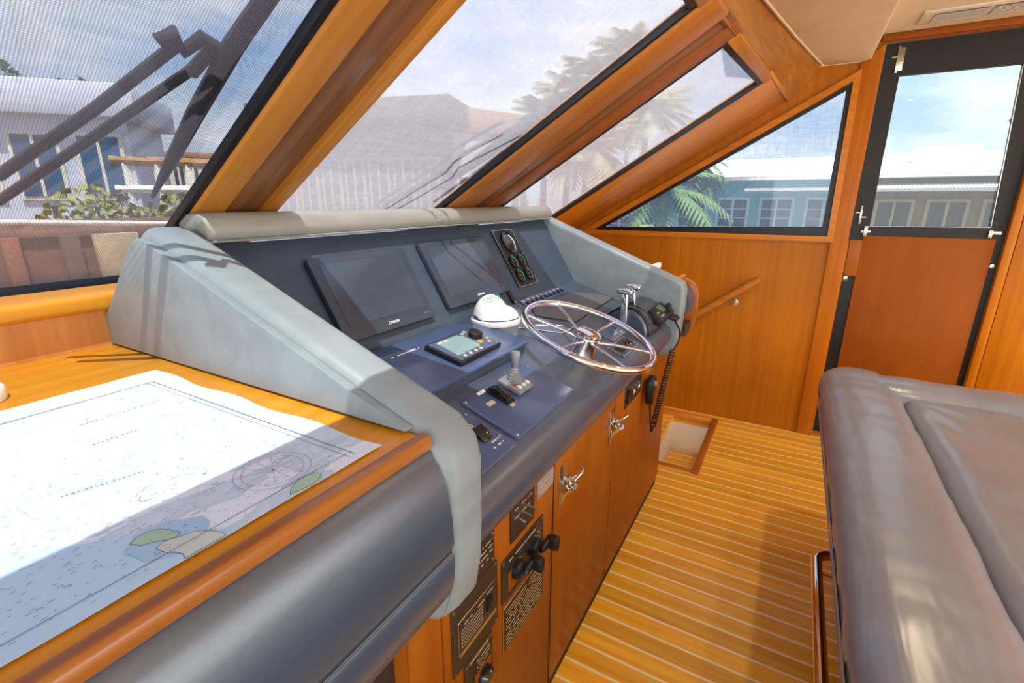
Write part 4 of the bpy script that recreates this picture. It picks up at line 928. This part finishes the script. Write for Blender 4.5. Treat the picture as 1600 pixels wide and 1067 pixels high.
def polar(az, d): return Vector((d*math.cos(R(az)), d*math.sin(R(az)), 0))
def facade(name, label, az0, az1, d0, d1, zb, zt, wallm, n, winm, zw0, zw1, roofm, rt_=.35, over=.6, framem=None, depth=4, louvre=False):
    a = polar(az0, d0); b_ = polar(az1, d1); ex = (b_-a); L = ex.length; ex.normalize(); ey = Vector((-ex.y, ex.x, 0))
    if ey.dot(a) < 0: ey = -ey
    m = Matrix(((ex.x, ey.x, 0, a.x), (ex.y, ey.y, 0, a.y), (0, 0, 1, 0), (0, 0, 0, 1)))
    t = thing(name, label, 'building', m)
    MB().box(0, L, 0, depth, zb, zt).build('wall', wallm, t)
    MB().box(-over, L+over, -over, depth+over, zt, zt+rt_, .03).build('roof', roofm, t)
    for i in range(n):
        x0 = L*(i+.18)/n; x1 = L*(i+.82)/n
        f = MB().box(x0-.08, x1+.08, -.06, .02, zw0-.08, zw1+.08).build('window', framem or LINER, t)
        MB().box(x0, x1, -.08, -.05, zw0, zw1).build('pane', winm, f)
        mu = MB().box((x0+x1)/2-.03, (x0+x1)/2+.03, -.10, -.07, zw0, zw1)
        if louvre:
            for q in range(1, 4): mu.box(x0, x1, -.10, -.07, zw0+(zw1-zw0)*q/4-.012, zw0+(zw1-zw0)*q/4+.012)
        mu.build('mullion', framem or LINER, f)
    return t, L
BLUEW = mat('blue_window_glass', (56, 96, 130), .15); PALE = mat('pale_render', (214, 216, 232), .8); BRN = mat('brown_timber', (120, 92, 74), .8); DGL = mat('dark_window_glass', (60, 66, 72), .2)
AQ = mat('aqua_render', (116, 168, 178), .8); WR = mat('white_roof', (240, 242, 244), .6); TAN = mat('tan_render', (120, 106, 88), .8, var=.2); BRK = mat('tan_brick', (176, 128, 84), .85, var=.2)
# modern white house, port bow
facade('white_house', 'pale modern waterfront house with tall blue windows behind the port windshield', 82, 66.5, 17, 15, -2, 3.4, PALE, 4, BLUEW, 1.7, 3.0, PALE, .7, .3, depth=2.5)
facade('porch_house', 'low cream house with open white porch in the middle distance, port side', 65.0, 58.0, 21, 21, -2, 3.0, mat('cream_render', (206, 188, 172), .8), 6, DGL, 1.9, 2.7, BRK, .2, .2, depth=2.0)
# long brown building ahead
facade('timber_building', 'long brown flat-roofed timber building seen through the centre windshield', 55, 37.8, 20, 17, -2, 4.0, BRN, 7, mat('shaded_bay', (96, 84, 76), .7), .6, 2.9, mat('brown_fascia', (104, 88, 78), .8), .75, .5, framem=mat('tan_posts', (176, 160, 132), .8), depth=2.0)
facade('brick_block', 'lower tan brick building right of the long brown one', 36.6, 28, 18, 20, -2, 3.9, mat('grey_render', (190, 184, 178), .8), 3, DGL, 1.0, 2.4, BRK, .8, .1, depth=2.0)
# houses abeam
t, L = facade('aqua_house', 'single storey aqua house with white roof outside the triangular side window', 19.5, -4.0, 18, 17, -2, 2.18, AQ, 6, DGL, .55, 1.62, WR, .10, .5, framem=mat('pale_aqua_frame', (176, 206, 214), .7), depth=8, louvre=True)
MB().prism([(-.6, 2.28), (8, 3.35), (8, 2.25)], 'x', -.5, L+.5).build('sloped_roof', WR, t)
MB().box(L-2.6, L-.2, -1.4, -.3, 1.86, 1.93).build('awning', LINER, t)
t, L = facade('tan_house', 'brown and tan house with white roof and corrugated awning outside the door window', -5.6, -20, 17, 17.6, -2, 2.18, TAN, 4, DGL, .2, 1.55, WR, .10, .5, framem=mat('tan_frame', (160, 150, 124), .8))
MB().prism([(-.6, 2.28), (8, 3.35), (8, 2.25)], 'x', -.5, L+.5).build('sloped_roof', WR, t)
aw = MB()
for i in range(60): aw.tube([(-.2+i*(L+.2)/60, -1.2, 1.86), (-.2+i*(L+.2)/60, .0, 2.0)], .05, 6)
aw.build('corrugated_awning', mat('grey_awning', (196, 196, 190), .6), t)
MB().box(L*.20, L*.20+1.5, 2.6, 3.6, 2.6, 3.15).build('roof_unit', WR, t)

LEAF = mat('palm_green', (96, 122, 60), .7, var=.3); LEAFY = mat('palm_yellow_green', (150, 148, 70), .7, var=.3); TRUNK = mat('palm_trunk', (120, 104, 84), .9)
def palm(pos, zc, r, label, nf=26, leaf=LEAF, drop=.5, zg=-2.0, grp=None, seed=0):
    rnd = random.Random(seed); t = thing('palm_tree', label, 'palm', T(pos.x, pos.y, zg), grp)
    hh = zc-zg; MB().tube([(0, 0, 0), (.12*rnd.uniform(-1, 1), .1, hh*.5), (0, 0, hh)], [.16, .12, .09], 8).build('trunk', TRUNK, t)
    m = MB()
    for i in range(nf):
        a = 2*math.pi*i/nf+rnd.uniform(-.2, .2); e = rnd.uniform(-.5, 1.3); L = r*rnd.uniform(.8, 1.1); prev = None
        pts = []
        for k in range(9):
            s = k/8; pts.append(Vector((math.cos(a)*L*s*math.cos(e*(1-s*.6)), math.sin(a)*L*s*math.cos(e*(1-s*.6)), hh+L*s*math.sin(e)-drop*L*s*s)))
        side = Vector((-math.sin(a), math.cos(a), 0))
        for k in range(8):
            for sg in (-1, 1):
                for q in (0, .5):
                    p = pts[k].lerp(pts[k+1], q); l = L*.34*math.sin(math.pi*min(.97, (k+q+.9)/9.6)); d = (pts[k+1]-pts[k]).normalized()
                    tip = p+(side*sg*l*.75+d*l*.55+Vector((0, 0, -l*.35)))
                    w = d*.045*r
                    m.bm.faces.new([m.bm.verts.new(x) for x in (p-w, p+w, tip)])
        for k in range(8):
            w = side*.02*r; m.bm.faces.new([m.bm.verts.new(x) for x in (pts[k]-w, pts[k]+w, pts[k+1]+w*.7, pts[k+1]-w*.7)])
    m.build('fronds', leaf, t); return t
for i, (az, d, zc, r, lb) in enumerate(((26.3, 17, 4.1, 1.3, 'lowest palm, left of the palm clump beyond the centre windshield'), (23.5, 18, 4.9, 1.5, 'palm with a round crown in the middle of the clump beyond the centre windshield'),
     (20.5, 26, 7.2, 2.2, 'palm behind the wiper blade, right of the clump'), (17.2, 28, 8.4, 2.3, 'tallest palm, right end of the clump by the windshield mullion'), (21.5, 14, 3.0, 1.4, 'low palm seen through the corner windshield'), (15.5, 16, 4.2, 1.3, 'slim palm seen through the top of the corner windshield'))):
    palm(polar(az, d), zc, r, lb, 54, LEAFY, grp='palms beyond the windshield', seed=i)
palm(polar(13.0, 9.5), 1.75, 1.15, 'short drooping palm right outside the triangular side window', 24, LEAF, .75, seed=11)
palm(polar(9.6, 10), 2.25, .65, 'small curved palm with thin fronds against the white roof', 12, LEAF, 1.1, seed=12)
palm(polar(16.5, 8.5), .9, .9, 'low bushy palm at the forward corner of the triangular side window', 20, LEAFY, .6, seed=13)
palm(polar(-16.9, 14), 3.6, .9, 'palm just entering the right edge of the door window', 14, LEAF, .6, seed=14)
def bush(pos, r, h, label, ma, zg=-2.0, n=2600, seed=0, grp=None, sx=1.0):
    rnd = random.Random(seed); t = thing('bush', label, 'bush', T(pos.x, pos.y, zg), grp); m = MB()
    for i in range(n):
        th_, ph = rnd.uniform(0, 2*math.pi), math.acos(rnd.uniform(0, 1)); rr = rnd.uniform(.6, 1)**.5
        c = Vector((r*sx*rr*math.sin(ph)*math.cos(th_), r*rr*math.sin(ph)*math.sin(th_), h*rr*math.cos(ph)))
        s = r*.055; d1_ = Vector([rnd.uniform(-1, 1) for _ in range(3)]).normalized()*s; d2_ = Vector([rnd.uniform(-1, 1) for _ in range(3)]).normalized()*s
        m.bm.faces.new([m.bm.verts.new(x) for x in (c-d1_, c+d2_, c+d1_, c-d2_)])
    m.build('foliage', ma, t); MB().tube([(0, 0, 0), (0, 0, h*.6)], .05*r, 6).build('stem', TRUNK, t)
YG = mat('yellow_green_leaf', (150, 148, 70), .8, var=.3); OG = mat('orange_flower_leaf', (196, 120, 70), .8, var=.3)
bush(polar(70, 12), 1.6, 3.9, 'yellow green garden bush beyond the port wiper arm', YG, seed=1)
bush(polar(63.5, 12.5), 1.7, 3.75, 'yellow green garden bush left of the orange one', YG, seed=2)
bush(polar(57.5, 12), 1.0, 3.55, 'orange tinted bush near the padded divider end', OG, seed=3)
bush(polar(75, 27), 3.4, 8.6, 'dark green treetop above the pale house, left end', LEAF, n=6000, seed=4)
bush(polar(69.5, 27), 2.4, 8.3, 'dark green treetop above the pale house, right end', LEAF, n=4500, seed=5)
bush(polar(50, 14), 1.6, 2.4, 'brown green shrubs in front of the long brown building', mat('brown_leaf', (140, 116, 88), .8, var=.3), n=3600, seed=6, sx=2.0)

bush(polar(73.5, 10.5), 1.1, 3.35, 'rusty brown shrub at the left edge of the port windshield', mat('rust_leaf', (120, 78, 56), .8, var=.3), seed=8)
pw = thing('pergola', 'low white post and rail pergola in front of the cream house, port side', 'pergola', T(*(polar(62.5, 15)+Vector((0, 0, -2)))))
pd = polar(62.5, 1); px_ = Vector((-pd.y, pd.x, 0))
for i in range(5):
    q = px_*(i-2)*.62; MB().box(q.x-.07, q.x+.07, q.y-.07, q.y+.07, 0, 4.5, .01).build('post', LINER, pw)
q0, q1 = px_*-1.5, px_*1.5
for z_, mt_ in ((4.5, BRK), (3.85, LINER)): MB().tube([(q0.x, q0.y, z_), (q1.x, q1.y, z_)], .11, 8).build('beam', mt_, pw)
